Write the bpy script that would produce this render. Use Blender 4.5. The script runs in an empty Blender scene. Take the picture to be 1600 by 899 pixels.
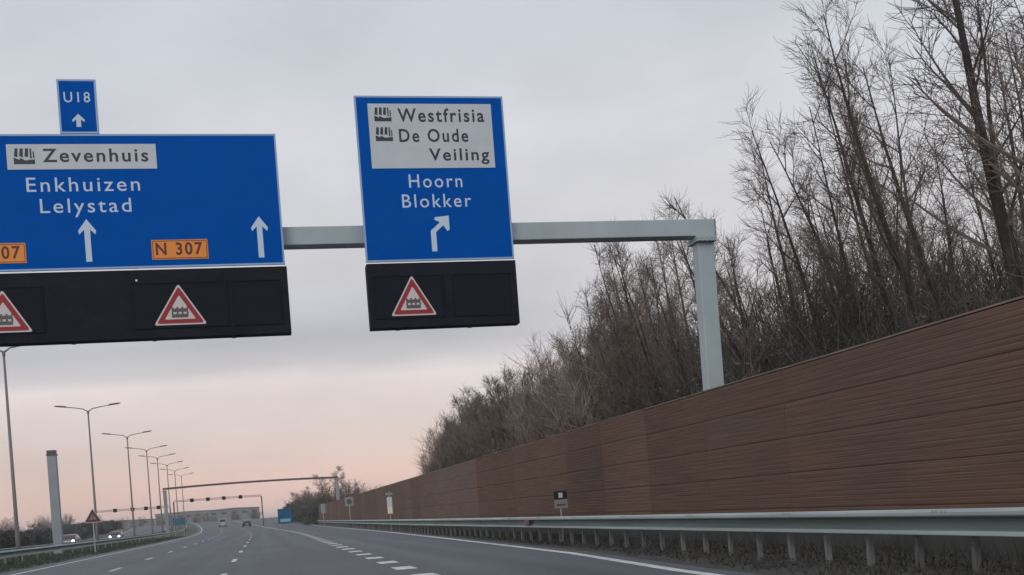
import bpy, math, random
from mathutils import Vector, Matrix

SC = bpy.context.scene
COL = SC.collection
rad = math.radians

# ------------------------------------------------------------------ camera
TH = rad(12.595)      # the lens looks this far to the right of the road
ROLL = rad(4.3)       # hand-held tilt
EYE = 1.2
cam_d = bpy.data.cameras.new("camera")
cam_d.sensor_width = 36.0
cam_d.lens = 1750.0 / 1600.0 * 36.0
cam_d.shift_y = (787.0 - 449.5) / 1600.0
cam_d.clip_start = 0.1
cam_d.clip_end = 20000.0
cam = bpy.data.objects.new("camera", cam_d)
COL.objects.link(cam)
r_ = Vector((math.cos(TH), -math.sin(TH), 0))
f_ = Vector((math.sin(TH), math.cos(TH), 0))
u_ = Vector((0, 0, 1))
cr = r_ * math.cos(ROLL) - u_ * math.sin(ROLL)
cu = r_ * math.sin(ROLL) + u_ * math.cos(ROLL)
m3 = Matrix((cr, cu, -f_)).transposed()
cam.matrix_world = Matrix.Translation((0, 0, EYE)) @ m3.to_4x4()
SC.camera = cam

# ------------------------------------------------------------------ world, sun, exposure
SUN_EL, SUN_AZ = rad(32), rad(205)     # behind the camera, slightly left, veiled by cloud
world = bpy.data.worlds.new("World")
SC.world = world
world.use_nodes = True
wn, wl = world.node_tree.nodes, world.node_tree.links
wn.clear()


def srgb(r, g, b):
    def c(v):
        v /= 255.0
        return v / 12.92 if v <= 0.04045 else ((v + 0.055) / 1.055) ** 2.4
    return (c(r), c(g), c(b), 1.0)


def nd(tree, typ, **kw):
    n = tree.nodes.new(typ)
    for k, v in kw.items():
        setattr(n, k, v)
    return n


def build_world():
    nt = world.node_tree
    out = nd(nt, 'ShaderNodeOutputWorld')
    bg = nd(nt, 'ShaderNodeBackground')
    bg.inputs['Strength'].default_value = 0.1
    sky = nd(nt, 'ShaderNodeTexSky', sky_type='NISHITA', sun_disc=False)
    sky.sun_elevation = SUN_EL
    sky.sun_rotation = SUN_AZ
    tc = nd(nt, 'ShaderNodeTexCoord')
    sep = nd(nt, 'ShaderNodeSeparateXYZ')
    wl.new(tc.outputs['Generated'], sep.inputs[0])
    # long flat cloud streaks
    mp = nd(nt, 'ShaderNodeMapping')
    mp.inputs['Scale'].default_value = (1.6, 1.6, 11.0)
    wl.new(tc.outputs['Generated'], mp.inputs['Vector'])
    n1 = nd(nt, 'ShaderNodeTexNoise')
    n1.inputs['Scale'].default_value = 1.7
    n1.inputs['Detail'].default_value = 5
    n1.inputs['Roughness'].default_value = 0.5
    wl.new(mp.outputs[0], n1.inputs['Vector'])
    mp2 = nd(nt, 'ShaderNodeMapping')
    mp2.inputs['Scale'].default_value = (3.0, 3.0, 7.0)
    mp2.inputs['Location'].default_value = (3.1, 1.7, 0.4)
    wl.new(tc.outputs['Generated'], mp2.inputs['Vector'])
    n2 = nd(nt, 'ShaderNodeTexNoise')
    n2.inputs['Scale'].default_value = 1.6
    n2.inputs['Detail'].default_value = 6
    wl.new(mp2.outputs[0], n2.inputs['Vector'])
    # height of the sky ray, ruffled by the streaks
    a = nd(nt, 'ShaderNodeMath', operation='MULTIPLY_ADD')
    a.inputs[1].default_value = 0.042
    wl.new(n1.outputs['Fac'], a.inputs[0])
    wl.new(sep.outputs['Z'], a.inputs[2])
    b = nd(nt, 'ShaderNodeMath', operation='ADD')
    b.inputs[1].default_value = -0.021
    wl.new(a.outputs[0], b.inputs[0])
    mr = nd(nt, 'ShaderNodeMapRange')
    mr.inputs['From Min'].default_value = 0.0
    mr.inputs['From Max'].default_value = 1.0
    wl.new(b.outputs[0], mr.inputs['Value'])

    def ramp(stops):
        r = nd(nt, 'ShaderNodeValToRGB')
        e = r.color_ramp.elements
        while len(e) > 1:
            e.remove(e[-1])
        first = True
        for ang, c in stops:
            p = math.sin(rad(ang))
            if first:
                e[0].position = p
                e[0].color = srgb(*c)
                first = False
            else:
                k = e.new(p)
                k.color = srgb(*c)
        wl.new(mr.outputs[0], r.inputs[0])
        return r
    warm = ramp([(0, (230, 190, 178)), (1.6, (233, 198, 186)), (3.4, (224, 200, 191)), (5.2, (221, 206, 201)),
                 (6.8, (231, 218, 215)), (7.5, (203, 198, 200)), (8.6, (186, 185, 189)), (10.5, (201, 200, 204)), (13, (211, 209, 212)),
                 (18, (214, 215, 219)), (24, (206, 210, 218)), (40, (214, 218, 225)), (90, (236, 240, 248))])
    cool = ramp([(0, (212, 203, 204)), (5, (217, 210, 209)), (8, (217, 211, 211)), (14, (216, 214, 216)),
                 (18, (216, 216, 220)), (24, (206, 210, 218)), (40, (214, 218, 225)), (90, (236, 240, 248))])
    # warm glow sits over the road ahead and to the left
    dot = nd(nt, 'ShaderNodeVectorMath', operation='DOT_PRODUCT')
    wl.new(tc.outputs['Generated'], dot.inputs[0])
    dot.inputs[1].default_value = (math.sin(rad(-6)), math.cos(rad(-6)), 0)
    mz = nd(nt, 'ShaderNodeMapRange', interpolation_type='SMOOTHSTEP')
    mz.inputs['From Min'].default_value = math.cos(rad(36))
    mz.inputs['From Max'].default_value = math.cos(rad(9))
    wl.new(dot.outputs['Value'], mz.inputs['Value'])
    mix = nd(nt, 'ShaderNodeMix', data_type='RGBA')
    wl.new(mz.outputs[0], mix.inputs['Factor'])
    wl.new(cool.outputs[0], mix.inputs['A'])
    wl.new(warm.outputs[0], mix.inputs['B'])
    # soft mottling of the cloud sheet
    mm = nd(nt, 'ShaderNodeMapRange')
    mm.inputs['From Min'].default_value = 0.3
    mm.inputs['From Max'].default_value = 0.7
    mm.inputs['To Min'].default_value = 9.35
    mm.inputs['To Max'].default_value = 11.25
    wl.new(n2.outputs['Fac'], mm.inputs['Value'])
    sc = nd(nt, 'ShaderNodeVectorMath', operation='SCALE')
    wl.new(mix.outputs['Result'], sc.inputs[0])
    wl.new(mm.outputs[0], sc.inputs['Scale'])
    fin = nd(nt, 'ShaderNodeMix', data_type='RGBA')
    fin.inputs['Factor'].default_value = 0.93       # a closed cloud cover in front of the clear sky
    wl.new(sky.outputs[0], fin.inputs['A'])
    wl.new(sc.outputs[0], fin.inputs['B'])
    wl.new(fin.outputs['Result'], bg.inputs['Color'])
    wl.new(bg.outputs[0], out.inputs['Surface'])


build_world()
sd = bpy.data.lights.new("sun", 'SUN')
sd.energy = 0.75
sd.angle = rad(25)
sd.color = (1.0, 0.95, 0.9)
sun = bpy.data.objects.new("sun", sd)
COL.objects.link(sun)
sdir = Vector((math.sin(SUN_AZ) * math.cos(SUN_EL), math.cos(SUN_AZ) * math.cos(SUN_EL), math.sin(SUN_EL)))
sun.rotation_euler = sdir.to_track_quat('Z', 'Y').to_euler()

SC.view_settings.view_transform = 'Standard'
SC.view_settings.look = 'None'
SC.view_settings.gamma = 1
SC.view_settings.exposure = 0
SC.view_settings.use_curve_mapping = False
SC.cycles.use_denoising = True
SC.cycles.max_bounces = 5
SC.cycles.diffuse_bounces = 3
SC.cycles.glossy_bounces = 3


# ------------------------------------------------------------------ materials
def mat(name, col, rough=0.7, metal=0.0, spec=0.5, noise=None, bump=None, obj_rand=0.0, coat=0.0):
    """noise=(scale xyz, dark factor, light factor); bump=(scale xyz, strength, distance)"""
    m = bpy.data.materials.new(name)
    m.use_nodes = True
    nt = m.node_tree
    L = nt.links
    p = nt.nodes['Principled BSDF']
    p.inputs['Base Color'].default_value = (*col, 1)
    p.inputs['Roughness'].default_value = rough
    p.inputs['Metallic'].default_value = metal
    p.inputs['Specular IOR Level'].default_value = spec
    p.inputs['Coat Weight'].default_value = coat
    src = None
    tc = nd(nt, 'ShaderNodeTexCoord')
    if noise or obj_rand:
        fac = None
        if noise:
            mp = nd(nt, 'ShaderNodeMapping')
            mp.inputs['Scale'].default_value = noise[0]
            L.new(tc.outputs['Object'], mp.inputs['Vector'])
            n = nd(nt, 'ShaderNodeTexNoise')
            n.inputs['Scale'].default_value = 1.0
            n.inputs['Detail'].default_value = 6
            n.inputs['Roughness'].default_value = 0.6
            L.new(mp.outputs[0], n.inputs['Vector'])
            mr = nd(nt, 'ShaderNodeMapRange')
            mr.inputs['From Min'].default_value = 0.3
            mr.inputs['From Max'].default_value = 0.7
            mr.inputs['To Min'].default_value = noise[1]
            mr.inputs['To Max'].default_value = noise[2]
            L.new(n.outputs['Fac'], mr.inputs['Value'])
            fac = mr.outputs[0]
        if obj_rand:
            oi = nd(nt, 'ShaderNodeObjectInfo')
            m2 = nd(nt, 'ShaderNodeMapRange')
            m2.inputs['To Min'].default_value = 1 - obj_rand
            m2.inputs['To Max'].default_value = 1 + obj_rand
            L.new(oi.outputs['Random'], m2.inputs['Value'])
            if fac is None:
                fac = m2.outputs[0]
            else:
                mu = nd(nt, 'ShaderNodeMath', operation='MULTIPLY')
                L.new(fac, mu.inputs[0])
                L.new(m2.outputs[0], mu.inputs[1])
                fac = mu.outputs[0]
        s = nd(nt, 'ShaderNodeVectorMath', operation='SCALE')
        s.inputs[0].default_value = col
        L.new(fac, s.inputs['Scale'])
        L.new(s.outputs[0], p.inputs['Base Color'])
    if bump:
        mp = nd(nt, 'ShaderNodeMapping')
        mp.inputs['Scale'].default_value = bump[0]
        L.new(tc.outputs['Object'], mp.inputs['Vector'])
        n = nd(nt, 'ShaderNodeTexNoise')
        n.inputs['Scale'].default_value = 1.0
        n.inputs['Detail'].default_value = 4
        L.new(mp.outputs[0], n.inputs['Vector'])
        bm_ = nd(nt, 'ShaderNodeBump')
        bm_.inputs['Strength'].default_value = bump[1]
        bm_.inputs['Distance'].default_value = bump[2]
        L.new(n.outputs['Fac'], bm_.inputs['Height'])
        L.new(bm_.outputs[0], p.inputs['Normal'])
    return m


def emit_mat(name, col, strength):
    m = bpy.data.materials.new(name)
    m.use_nodes = True
    p = m.node_tree.nodes['Principled BSDF']
    p.inputs['Base Color'].default_value = (*col, 1)
    p.inputs['Emission Color'].default_value = (*col, 1)
    p.inputs['Emission Strength'].default_value = strength
    return m


def two_tone(name, c1, c2, scale, rough=0.85, lo=0.4, hi=0.6, bump=None, third=None):
    """colour patches mixed by noise, object space"""
    m = bpy.data.materials.new(name)
    m.use_nodes = True
    nt = m.node_tree
    L = nt.links
    p = nt.nodes['Principled BSDF']
    p.inputs['Roughness'].default_value = rough
    tc = nd(nt, 'ShaderNodeTexCoord')
    mp = nd(nt, 'ShaderNodeMapping')
    mp.inputs['Scale'].default_value = scale
    L.new(tc.outputs['Object'], mp.inputs['Vector'])
    n = nd(nt, 'ShaderNodeTexNoise')
    n.inputs['Scale'].default_value = 1.0
    n.inputs['Detail'].default_value = 7
    n.inputs['Roughness'].default_value = 0.65
    L.new(mp.outputs[0], n.inputs['Vector'])
    r = nd(nt, 'ShaderNodeValToRGB')
    r.color_ramp.elements[0].position = lo
    r.color_ramp.elements[0].color = (*c1, 1)
    r.color_ramp.elements[1].position = hi
    r.color_ramp.elements[1].color = (*c2, 1)
    if third:
        e = r.color_ramp.elements.new(min(0.98, hi + 0.12))
        e.color = (*third, 1)
    L.new(n.outputs['Fac'], r.inputs[0])
    L.new(r.outputs[0], p.inputs['Base Color'])
    if bump:
        mp2 = nd(nt, 'ShaderNodeMapping')
        mp2.inputs['Scale'].default_value = bump[0]
        L.new(tc.outputs['Object'], mp2.inputs['Vector'])
        n2 = nd(nt, 'ShaderNodeTexNoise')
        n2.inputs['Scale'].default_value = 1.0
        n2.inputs['Detail'].default_value = 5
        L.new(mp2.outputs[0], n2.inputs['Vector'])
        b = nd(nt, 'ShaderNodeBump')
        b.inputs['Strength'].default_value = bump[1]
        b.inputs['Distance'].default_value = bump[2]
        L.new(n2.outputs['Fac'], b.inputs['Height'])
        L.new(b.outputs[0], p.inputs['Normal'])
    return m


def wood_mat(name="barrier_timber", tint=(1, 1, 1)):
    """reddish brown timber: long grain, weather patches, every panel a little different"""
    m = bpy.data.materials.new(name)
    m.use_nodes = True
    nt = m.node_tree
    L = nt.links
    p = nt.nodes['Principled BSDF']
    p.inputs['Roughness'].default_value = 0.95
    p.inputs['Specular IOR Level'].default_value = 0.05
    geo = nd(nt, 'ShaderNodeNewGeometry')
    oi = nd(nt, 'ShaderNodeObjectInfo')
    # every board field of every tier has its own tone, over soft weather patches
    snap = nd(nt, 'ShaderNodeVectorMath', operation='SNAP')
    snap.inputs[1].default_value = (50.0, 4.0, 0.68)
    off = nd(nt, 'ShaderNodeVectorMath', operation='ADD')
    off.inputs[1].default_value = (0.0, 0.0, 0.002)
    L.new(geo.outputs['Position'], off.inputs[0])
    L.new(off.outputs[0], snap.inputs[0])
    wn_ = nd(nt, 'ShaderNodeTexWhiteNoise', noise_dimensions='3D')
    L.new(snap.outputs[0], wn_.inputs['Vector'])
    mp = nd(nt, 'ShaderNodeMapping')
    mp.inputs['Scale'].default_value = (0.3, 0.16, 0.35)
    L.new(geo.outputs['Position'], mp.inputs['Vector'])
    n = nd(nt, 'ShaderNodeTexNoise')
    n.inputs['Scale'].default_value = 1.0
    n.inputs['Detail'].default_value = 6
    n.inputs['Roughness'].default_value = 0.65
    L.new(mp.outputs[0], n.inputs['Vector'])
    cmb = nd(nt, 'ShaderNodeMix', data_type='FLOAT')
    cmb.inputs['Factor'].default_value = 0.12
    L.new(n.outputs['Fac'], cmb.inputs['A'])
    L.new(wn_.outputs['Value'], cmb.inputs['B'])
    r = nd(nt, 'ShaderNodeValToRGB')
    e = r.color_ramp.elements
    e[0].position = 0.28
    e[0].color = (0.122, 0.098, 0.086, 1)
    e[1].position = 0.72
    e[1].color = (0.134, 0.102, 0.076, 1)
    for ps, cc in ((0.42, (0.146, 0.095, 0.077, 1)), (0.54, (0.160, 0.100, 0.076, 1)), (0.62, (0.144, 0.104, 0.086, 1))):
        k = e.new(ps)
        k.color = cc
    L.new(cmb.outputs['Result'], r.inputs[0])
    # grain along the boards
    mp2 = nd(nt, 'ShaderNodeMapping')
    mp2.inputs['Scale'].default_value = (1.0, 0.5, 34.0)
    L.new(geo.outputs['Position'], mp2.inputs['Vector'])
    n2 = nd(nt, 'ShaderNodeTexNoise')
    n2.inputs['Scale'].default_value = 1.0
    n2.inputs['Detail'].default_value = 5
    L.new(mp2.outputs[0], n2.inputs['Vector'])
    mr = nd(nt, 'ShaderNodeMapRange')
    mr.inputs['From Min'].default_value = 0.3
    mr.inputs['From Max'].default_value = 0.7
    mr.inputs['To Min'].default_value = 0.82
    mr.inputs['To Max'].default_value = 1.22
    L.new(n2.outputs['Fac'], mr.inputs['Value'])
    m2 = nd(nt, 'ShaderNodeMapRange')
    m2.inputs['To Min'].default_value = 0.92
    m2.inputs['To Max'].default_value = 1.10
    L.new(oi.outputs['Random'], m2.inputs['Value'])
    mu = nd(nt, 'ShaderNodeMath', operation='MULTIPLY')
    L.new(mr.outputs[0], mu.inputs[0])
    L.new(m2.outputs[0], mu.inputs[1])
    s = nd(nt, 'ShaderNodeVectorMath', operation='SCALE')
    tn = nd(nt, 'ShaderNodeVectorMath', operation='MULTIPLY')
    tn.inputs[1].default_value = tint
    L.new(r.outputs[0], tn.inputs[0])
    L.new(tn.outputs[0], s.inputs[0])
    L.new(mu.outputs[0], s.inputs['Scale'])
    L.new(s.outputs[0], p.inputs['Base Color'])
    b = nd(nt, 'ShaderNodeBump')
    b.inputs['Strength'].default_value = 0.5
    b.inputs['Distance'].default_value = 0.01
    L.new(n2.outputs['Fac'], b.inputs['Height'])
    L.new(b.outputs[0], p.inputs['Normal'])
    return m


def asphalt_mat():
    m = bpy.data.materials.new("asphalt")
    m.use_nodes = True
    nt = m.node_tree
    L = nt.links
    p = nt.nodes['Principled BSDF']
    tc = nd(nt, 'ShaderNodeTexCoord')

    def noise(scale, detail):
        mp = nd(nt, 'ShaderNodeMapping')
        mp.inputs['Scale'].default_value = scale
        L.new(tc.outputs['Object'], mp.inputs['Vector'])
        n = nd(nt, 'ShaderNodeTexNoise')
        n.inputs['Scale'].default_value = 1.0
        n.inputs['Detail'].default_value = detail
        L.new(mp.outputs[0], n.inputs['Vector'])
        return n.outputs['Fac']

    def rng(v, a, b, lo=0.3, hi=0.7):
        mr = nd(nt, 'ShaderNodeMapRange')
        mr.inputs['From Min'].default_value = lo
        mr.inputs['From Max'].default_value = hi
        mr.inputs['To Min'].default_value = a
        mr.inputs['To Max'].default_value = b
        L.new(v, mr.inputs['Value'])
        return mr.outputs[0]
    streak = rng(noise((1.3, 0.015, 1), 5), 0.72, 1.24)      # wear along the lanes
    patch = rng(noise((0.3, 0.1, 1), 6), 0.82, 1.16)
    grain = rng(noise((60, 60, 60), 2), 0.75, 1.25)
    a = nd(nt, 'ShaderNodeMath', operation='MULTIPLY')
    L.new(streak, a.inputs[0])
    L.new(patch, a.inputs[1])
    c = nd(nt, 'ShaderNodeMath', operation='MULTIPLY')
    L.new(a.outputs[0], c.inputs[0])
    L.new(grain, c.inputs[1])
    # wheel tracks polished into every lane
    sx = nd(nt, 'ShaderNodeSeparateXYZ')
    L.new(tc.outputs['Object'], sx.inputs[0])
    ma = nd(nt, 'ShaderNodeMath', operation='MULTIPLY_ADD')
    ma.inputs[1].default_value = 2 * math.pi / 1.935
    ma.inputs[2].default_value = 2 * math.pi / 1.935 * 0.52
    L.new(sx.outputs['X'], ma.inputs[0])
    si = nd(nt, 'ShaderNodeMath', operation='SINE')
    L.new(ma.outputs[0], si.inputs[0])
    tr = nd(nt, 'ShaderNodeMath', operation='MULTIPLY_ADD')
    tr.inputs[1].default_value = 0.09
    tr.inputs[2].default_value = 1.0
    L.new(si.outputs[0], tr.inputs[0])
    c2 = nd(nt, 'ShaderNodeMath', operation='MULTIPLY')
    L.new(c.outputs[0], c2.inputs[0])
    L.new(tr.outputs[0], c2.inputs[1])
    s = nd(nt, 'ShaderNodeVectorMath', operation='SCALE')
    s.inputs[0].default_value = (0.056, 0.068, 0.082)
    L.new(c2.outputs[0], s.inputs['Scale'])
    L.new(s.outputs[0], p.inputs['Base Color'])
    p.inputs['Roughness'].default_value = 0.62
    p.inputs['Specular IOR Level'].default_value = 0.35
    b = nd(nt, 'ShaderNodeBump')
    b.inputs['Strength'].default_value = 0.25
    b.inputs['Distance'].default_value = 0.006
    L.new(noise((70, 70, 70), 2), b.inputs['Height'])
    L.new(b.outputs[0], p.inputs['Normal'])
    return m


M = {}
M['asphalt'] = asphalt_mat()
M['paint'] = mat('road_paint', (0.62, 0.63, 0.62), 0.6, noise=((4, 1.6, 1), 0.55, 1.12))
M['ground'] = two_tone('field_ground', (0.035, 0.05, 0.03), (0.06, 0.065, 0.04), (0.05, 0.05, 0.05))
M['verge'] = two_tone('verge_soil', (0.024, 0.025, 0.023), (0.048, 0.044, 0.038), (3.5, 1.6, 3.5), bump=((9, 9, 9), 0.8, 0.05), third=(0.07, 0.062, 0.052))
M['grassbed'] = two_tone('grass_bed', (0.030, 0.042, 0.028), (0.052, 0.064, 0.042), (1.2, 0.6, 1.2), bump=((5, 5, 5), 0.8, 0.06))
M['grass'] = mat('grass_blade', (0.040, 0.058, 0.036), 0.75, noise=((0.6, 0.3, 0.6), 0.6, 1.4))
M['weed'] = mat('dry_weed', (0.042, 0.039, 0.032), 0.9, noise=((1.5, 1.5, 1.5), 0.5, 1.4))
M['timber'] = wood_mat()
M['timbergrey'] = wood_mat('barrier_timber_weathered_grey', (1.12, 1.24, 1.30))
M['capboard'] = mat('barrier_cap_timber', (0.20, 0.15, 0.125), 0.75, noise=((3, 0.7, 3), 0.7, 1.3))
M['plinth'] = mat('barrier_plinth_concrete', (0.055, 0.062, 0.056), 0.9, noise=((2, 0.7, 2), 0.7, 1.2))
M['gantry'] = mat('gantry_grey_paint', (0.375, 0.45, 0.485), 0.45, noise=((1.2, 1.2, 0.8), 0.9, 1.08))
M['fargrey'] = mat('weathered_grey_steel', (0.27, 0.30, 0.32), 0.6, noise=((1.2, 1.2, 0.8), 0.9, 1.08))
M['steel'] = mat('galvanised_steel', (0.40, 0.44, 0.44), 0.45, metal=0.35, noise=((3, 0.8, 6), 0.8, 1.15))
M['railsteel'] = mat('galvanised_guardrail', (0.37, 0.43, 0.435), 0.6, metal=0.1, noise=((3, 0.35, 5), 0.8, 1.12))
M['railweb'] = mat('guardrail_web_painted_shade', (0.125, 0.165, 0.160), 0.65, noise=((3, 0.3, 8), 0.7, 1.25))  # dark green-grey: the trough's shade is put into the web colour
M['raillow'] = mat('guardrail_lower_edge_half_shade', (0.30, 0.345, 0.34), 0.6, noise=((3, 0.3, 5), 0.8, 1.15))  # same rail steel toned down, a half shade put into the colour
M['railpost'] = mat('guardrail_post_steel', (0.165, 0.175, 0.17), 0.6, metal=0.1, noise=((8, 8, 5), 0.7, 1.2), obj_rand=0.25)
M['pole'] = mat('lamp_pole_steel', (0.17, 0.16, 0.155), 0.55, noise=((3, 3, 0.6), 0.85, 1.1))
M['darksteel'] = mat('dark_gantry_steel', (0.10, 0.085, 0.085), 0.6)
M['blue'] = mat('sign_blue', (0.0, 0.082, 0.40), 0.7, spec=0.03, noise=((0.7, 0.7, 1.2), 0.94, 1.06))
M['blueframe'] = mat('sign_edge_pale_blue', (0.26, 0.40, 0.62), 0.45)
M['signback'] = mat('sign_aluminium_edge', (0.30, 0.33, 0.36), 0.5, metal=0.4)
M['signwhite'] = mat('sign_white', (0.60, 0.66, 0.70), 0.45, noise=((2, 2, 2), 0.95, 1.04))
M['plategrey'] = mat('destination_plate_white', (0.50, 0.555, 0.60), 0.5, noise=((1.5, 1.5, 2.5), 0.94, 1.05))
M['letterwhite'] = mat('lettering_white', (0.52, 0.64, 0.76), 0.6)
M['letterblack'] = mat('lettering_black', (0.018, 0.023, 0.033), 0.5)
M['orange'] = mat('route_plate_orange', (0.76, 0.25, 0.025), 0.5)
M['letterred'] = mat('lettering_dark_red', (0.085, 0.012, 0.01), 0.5)
M['board'] = mat('signal_board_black', (0.0175, 0.020, 0.027), 0.7, spec=0.05, noise=((1.5, 1.5, 3), 0.8, 1.25))
M['module'] = mat('signal_module_black', (0.0145, 0.018, 0.025), 0.7, spec=0.05)
M['triwhite'] = mat('warning_white', (0.60, 0.54, 0.535), 0.6)
M['trimaroon'] = mat('warning_red_dull', (0.115, 0.03, 0.03), 0.6)
M['triface'] = mat('warning_face_dull', (0.26, 0.19, 0.19), 0.6)
M['trired'] = mat('warning_red', (0.29, 0.014, 0.022), 0.6)
M['trisym'] = mat('warning_symbol_grey', (0.085, 0.085, 0.09), 0.5)
M['bark'] = mat('bark', (0.050, 0.045, 0.040), 0.9, noise=((9, 9, 2), 0.6, 1.45), obj_rand=0.25)
M['twig'] = mat('twig', (0.150, 0.122, 0.104), 0.9, obj_rand=0.3)
M['shrubtwig'] = mat('shrub_twig', (0.140, 0.108, 0.092), 0.9, obj_rand=0.35)
M['darktwig'] = mat('dark_twig', (0.060, 0.055, 0.046), 0.9, obj_rand=0.3)
M['palebark'] = mat('pale_twig', (0.25, 0.195, 0.165), 0.9, obj_rand=0.25)
M['ivy'] = mat('ivy_leaf', (0.032, 0.047, 0.026), 0.6, noise=((0.5, 0.5, 0.5), 0.55, 1.5))
M['evergreen'] = mat('evergreen_leaf', (0.034, 0.042, 0.034), 0.7, obj_rand=0.3)
M['marker'] = mat('marker_white', (0.68, 0.68, 0.63), 0.5)
M['black'] = mat('matt_black', (0.012, 0.012, 0.013), 0.6)
M['reflector'] = mat('reflector_red', (0.22, 0.07, 0.055), 0.5)
M['yellow'] = mat('reflective_yellow_white', (0.85, 0.82, 0.62), 0.35)
M['tyre'] = mat('tyre_rubber', (0.012, 0.012, 0.012), 0.8)
M['rim'] = mat('wheel_rim', (0.35, 0.35, 0.36), 0.4, metal=0.7)
M['glass'] = mat('car_glass', (0.015, 0.018, 0.022), 0.08)
M['carsilver'] = mat('car_paint_silver', (0.42, 0.42, 0.44), 0.35, metal=0.4, coat=0.6)
M['carblack'] = mat('car_paint_black', (0.014, 0.014, 0.018), 0.3, coat=0.6)
M['cargrey'] = mat('car_paint_grey', (0.10, 0.105, 0.115), 0.35, metal=0.3, coat=0.6)
M['headlight'] = emit_mat('headlight_lit', (1.0, 0.97, 0.9), 6.0)
M['taillight'] = mat('taillight_red', (0.35, 0.02, 0.02), 0.3)
M['lampglass'] = mat('lamp_glass', (0.30, 0.30, 0.30), 0.3)
M['hallwall'] = mat('hall_cladding_grey', (0.20, 0.21, 0.22), 0.7, noise=((0.3, 0.3, 0.1), 0.88, 1.1))
M['hallroof'] = mat('hall_roof_grey', (0.17, 0.175, 0.185), 0.7)
M['halldoor'] = mat('hall_door_grey', (0.10, 0.105, 0.12), 0.5)
M['hallglass'] = mat('hall_window_glass', (0.08, 0.085, 0.095), 0.15)


# ------------------------------------------------------------------ mesh helpers
class MB:
    def __init__(self):
        self.v = []
        self.f = []

    def add(self, vs, fs):
        o = len(self.v)
        self.v.extend(vs)
        self.f.extend([tuple(i + o for i in f) for f in fs])

    def box(self, x0, x1, y0, y1, z0, z1):
        self.add([(x0, y0, z0), (x1, y0, z0), (x1, y1, z0), (x0, y1, z0), (x0, y0, z1), (x1, y0, z1), (x1, y1, z1), (x0, y1, z1)],
                 [(0, 3, 2, 1), (4, 5, 6, 7), (0, 1, 5, 4), (1, 2, 6, 5), (2, 3, 7, 6), (3, 0, 4, 7)])

    def prism_y(self, poly, y0, y1):
        """polygon in XZ, counter-clockwise seen from -Y, from y0 (front) back to y1"""
        n = len(poly)
        vs = [(x, y0, z) for x, z in poly] + [(x, y1, z) for x, z in poly]
        fs = [tuple(range(n)), tuple(reversed(range(n, 2 * n)))]
        for i in range(n):
            j = (i + 1) % n
            fs.append((j, i, n + i, n + j))
        self.add(vs, fs)

    def prism_x(self, poly, x0, x1):
        """polygon in YZ swept along X"""
        n = len(poly)
        vs = [(x0, y, z) for y, z in poly] + [(x1, y, z) for y, z in poly]
        fs = [tuple(reversed(range(n))), tuple(range(n, 2 * n))]
        for i in range(n):
            j = (i + 1) % n
            fs.append((i, j, n + j, n + i))
        self.add(vs, fs)

    def tube(self, pts, rads, n=6, cap=True):
        vs, fs = [], []
        d0 = (pts[1] - pts[0]).normalized()
        a = d0.orthogonal().normalized()
        for i, p in enumerate(pts):
            if i == 0:
                d = d0
            elif i == len(pts) - 1:
                d = (pts[i] - pts[i - 1]).normalized()
            else:
                d = (pts[i + 1] - pts[i - 1]).normalized()
            a = (a - d * a.dot(d))
            if a.length < 1e-5:
                a = d.orthogonal()
            a.normalize()
            b = d.cross(a)
            for k in range(n):
                t = 2 * math.pi * k / n
                q = p + (a * math.cos(t) + b * math.sin(t)) * rads[i]
                vs.append((q.x, q.y, q.z))
        for i in range(len(pts) - 1):
            for k in range(n):
                k2 = (k + 1) % n
                fs.append((i * n + k, i * n + k2, (i + 1) * n + k2, (i + 1) * n + k))
        if cap:
            fs.append(tuple(reversed(range(n))))
            fs.append(tuple(range((len(pts) - 1) * n, len(pts) * n)))
        self.add(vs, fs)

    def mesh(self, name, m, smooth=False):
        me = bpy.data.meshes.new(name)
        me.from_pydata(self.v, [], self.f)
        me.materials.append(m)
        if smooth:
            me.polygons.foreach_set('use_smooth', [True] * len(me.polygons))
        me.update()
        return me

    def build(self, name, m, parent=None, smooth=False, bevel=0.0):
        o = bpy.data.objects.new(name, self.mesh(name, m, smooth))
        COL.objects.link(o)
        if parent is not None:
            o.parent = parent
        if bevel:
            b = o.modifiers.new('bevel', 'BEVEL')
            b.width = bevel
            b.segments = 2
            b.limit_method = 'ANGLE'
        return o


def tag(o, label=None, cat=None, group=None, kind=None):
    if label:
        o['label'] = label
    if cat:
        o['category'] = cat
    if group:
        o['group'] = group
    if kind:
        o['kind'] = kind
    return o


def thing(name, label, cat, loc=(0, 0, 0), group=None):
    o = bpy.data.objects.new(name, None)
    o.empty_display_size = 0.3
    COL.objects.link(o)
    o.location = loc
    return tag(o, label, cat, group)


def part(o, parent):
    """adopt an object built in world coordinates under its thing"""
    o.parent = parent
    o.location = o.location - parent.location
    return o


def copy_tree(o, parent=None):
    c = o.copy()
    COL.objects.link(c)
    if parent is not None:
        c.parent = parent
    for ch in list(o.children):
        copy_tree(ch, c)
    return c


# ------------------------------------------------------------------ the lie of the land
def gz(y):
    """the road climbs gently towards the far crossing"""
    if y < 160:
        return 0.0
    if y < 360:
        return (y - 160) ** 2 / 20000.0
    return 2.0 + 1.0 * (1 - math.exp(-(y - 360) / 50.0))


def cx(y):
    """the carriageway bends away to the left beyond 80 m"""
    if y < 80:
        return 0.0
    if y < 420:
        return -(y - 80) ** 2 / 7100.0
    return -(340 ** 2) / 7100.0 - (y - 420) * 2 * 340 / 7100.0


EDGE = [(-10, 5.6), (5, 5.8), (15, 6.0), (24, 6.62), (44, 7.1), (70, 7.6), (97, 7.9), (150, 8.15), (200, 8.6), (300, 11), (420, 18)]


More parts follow.
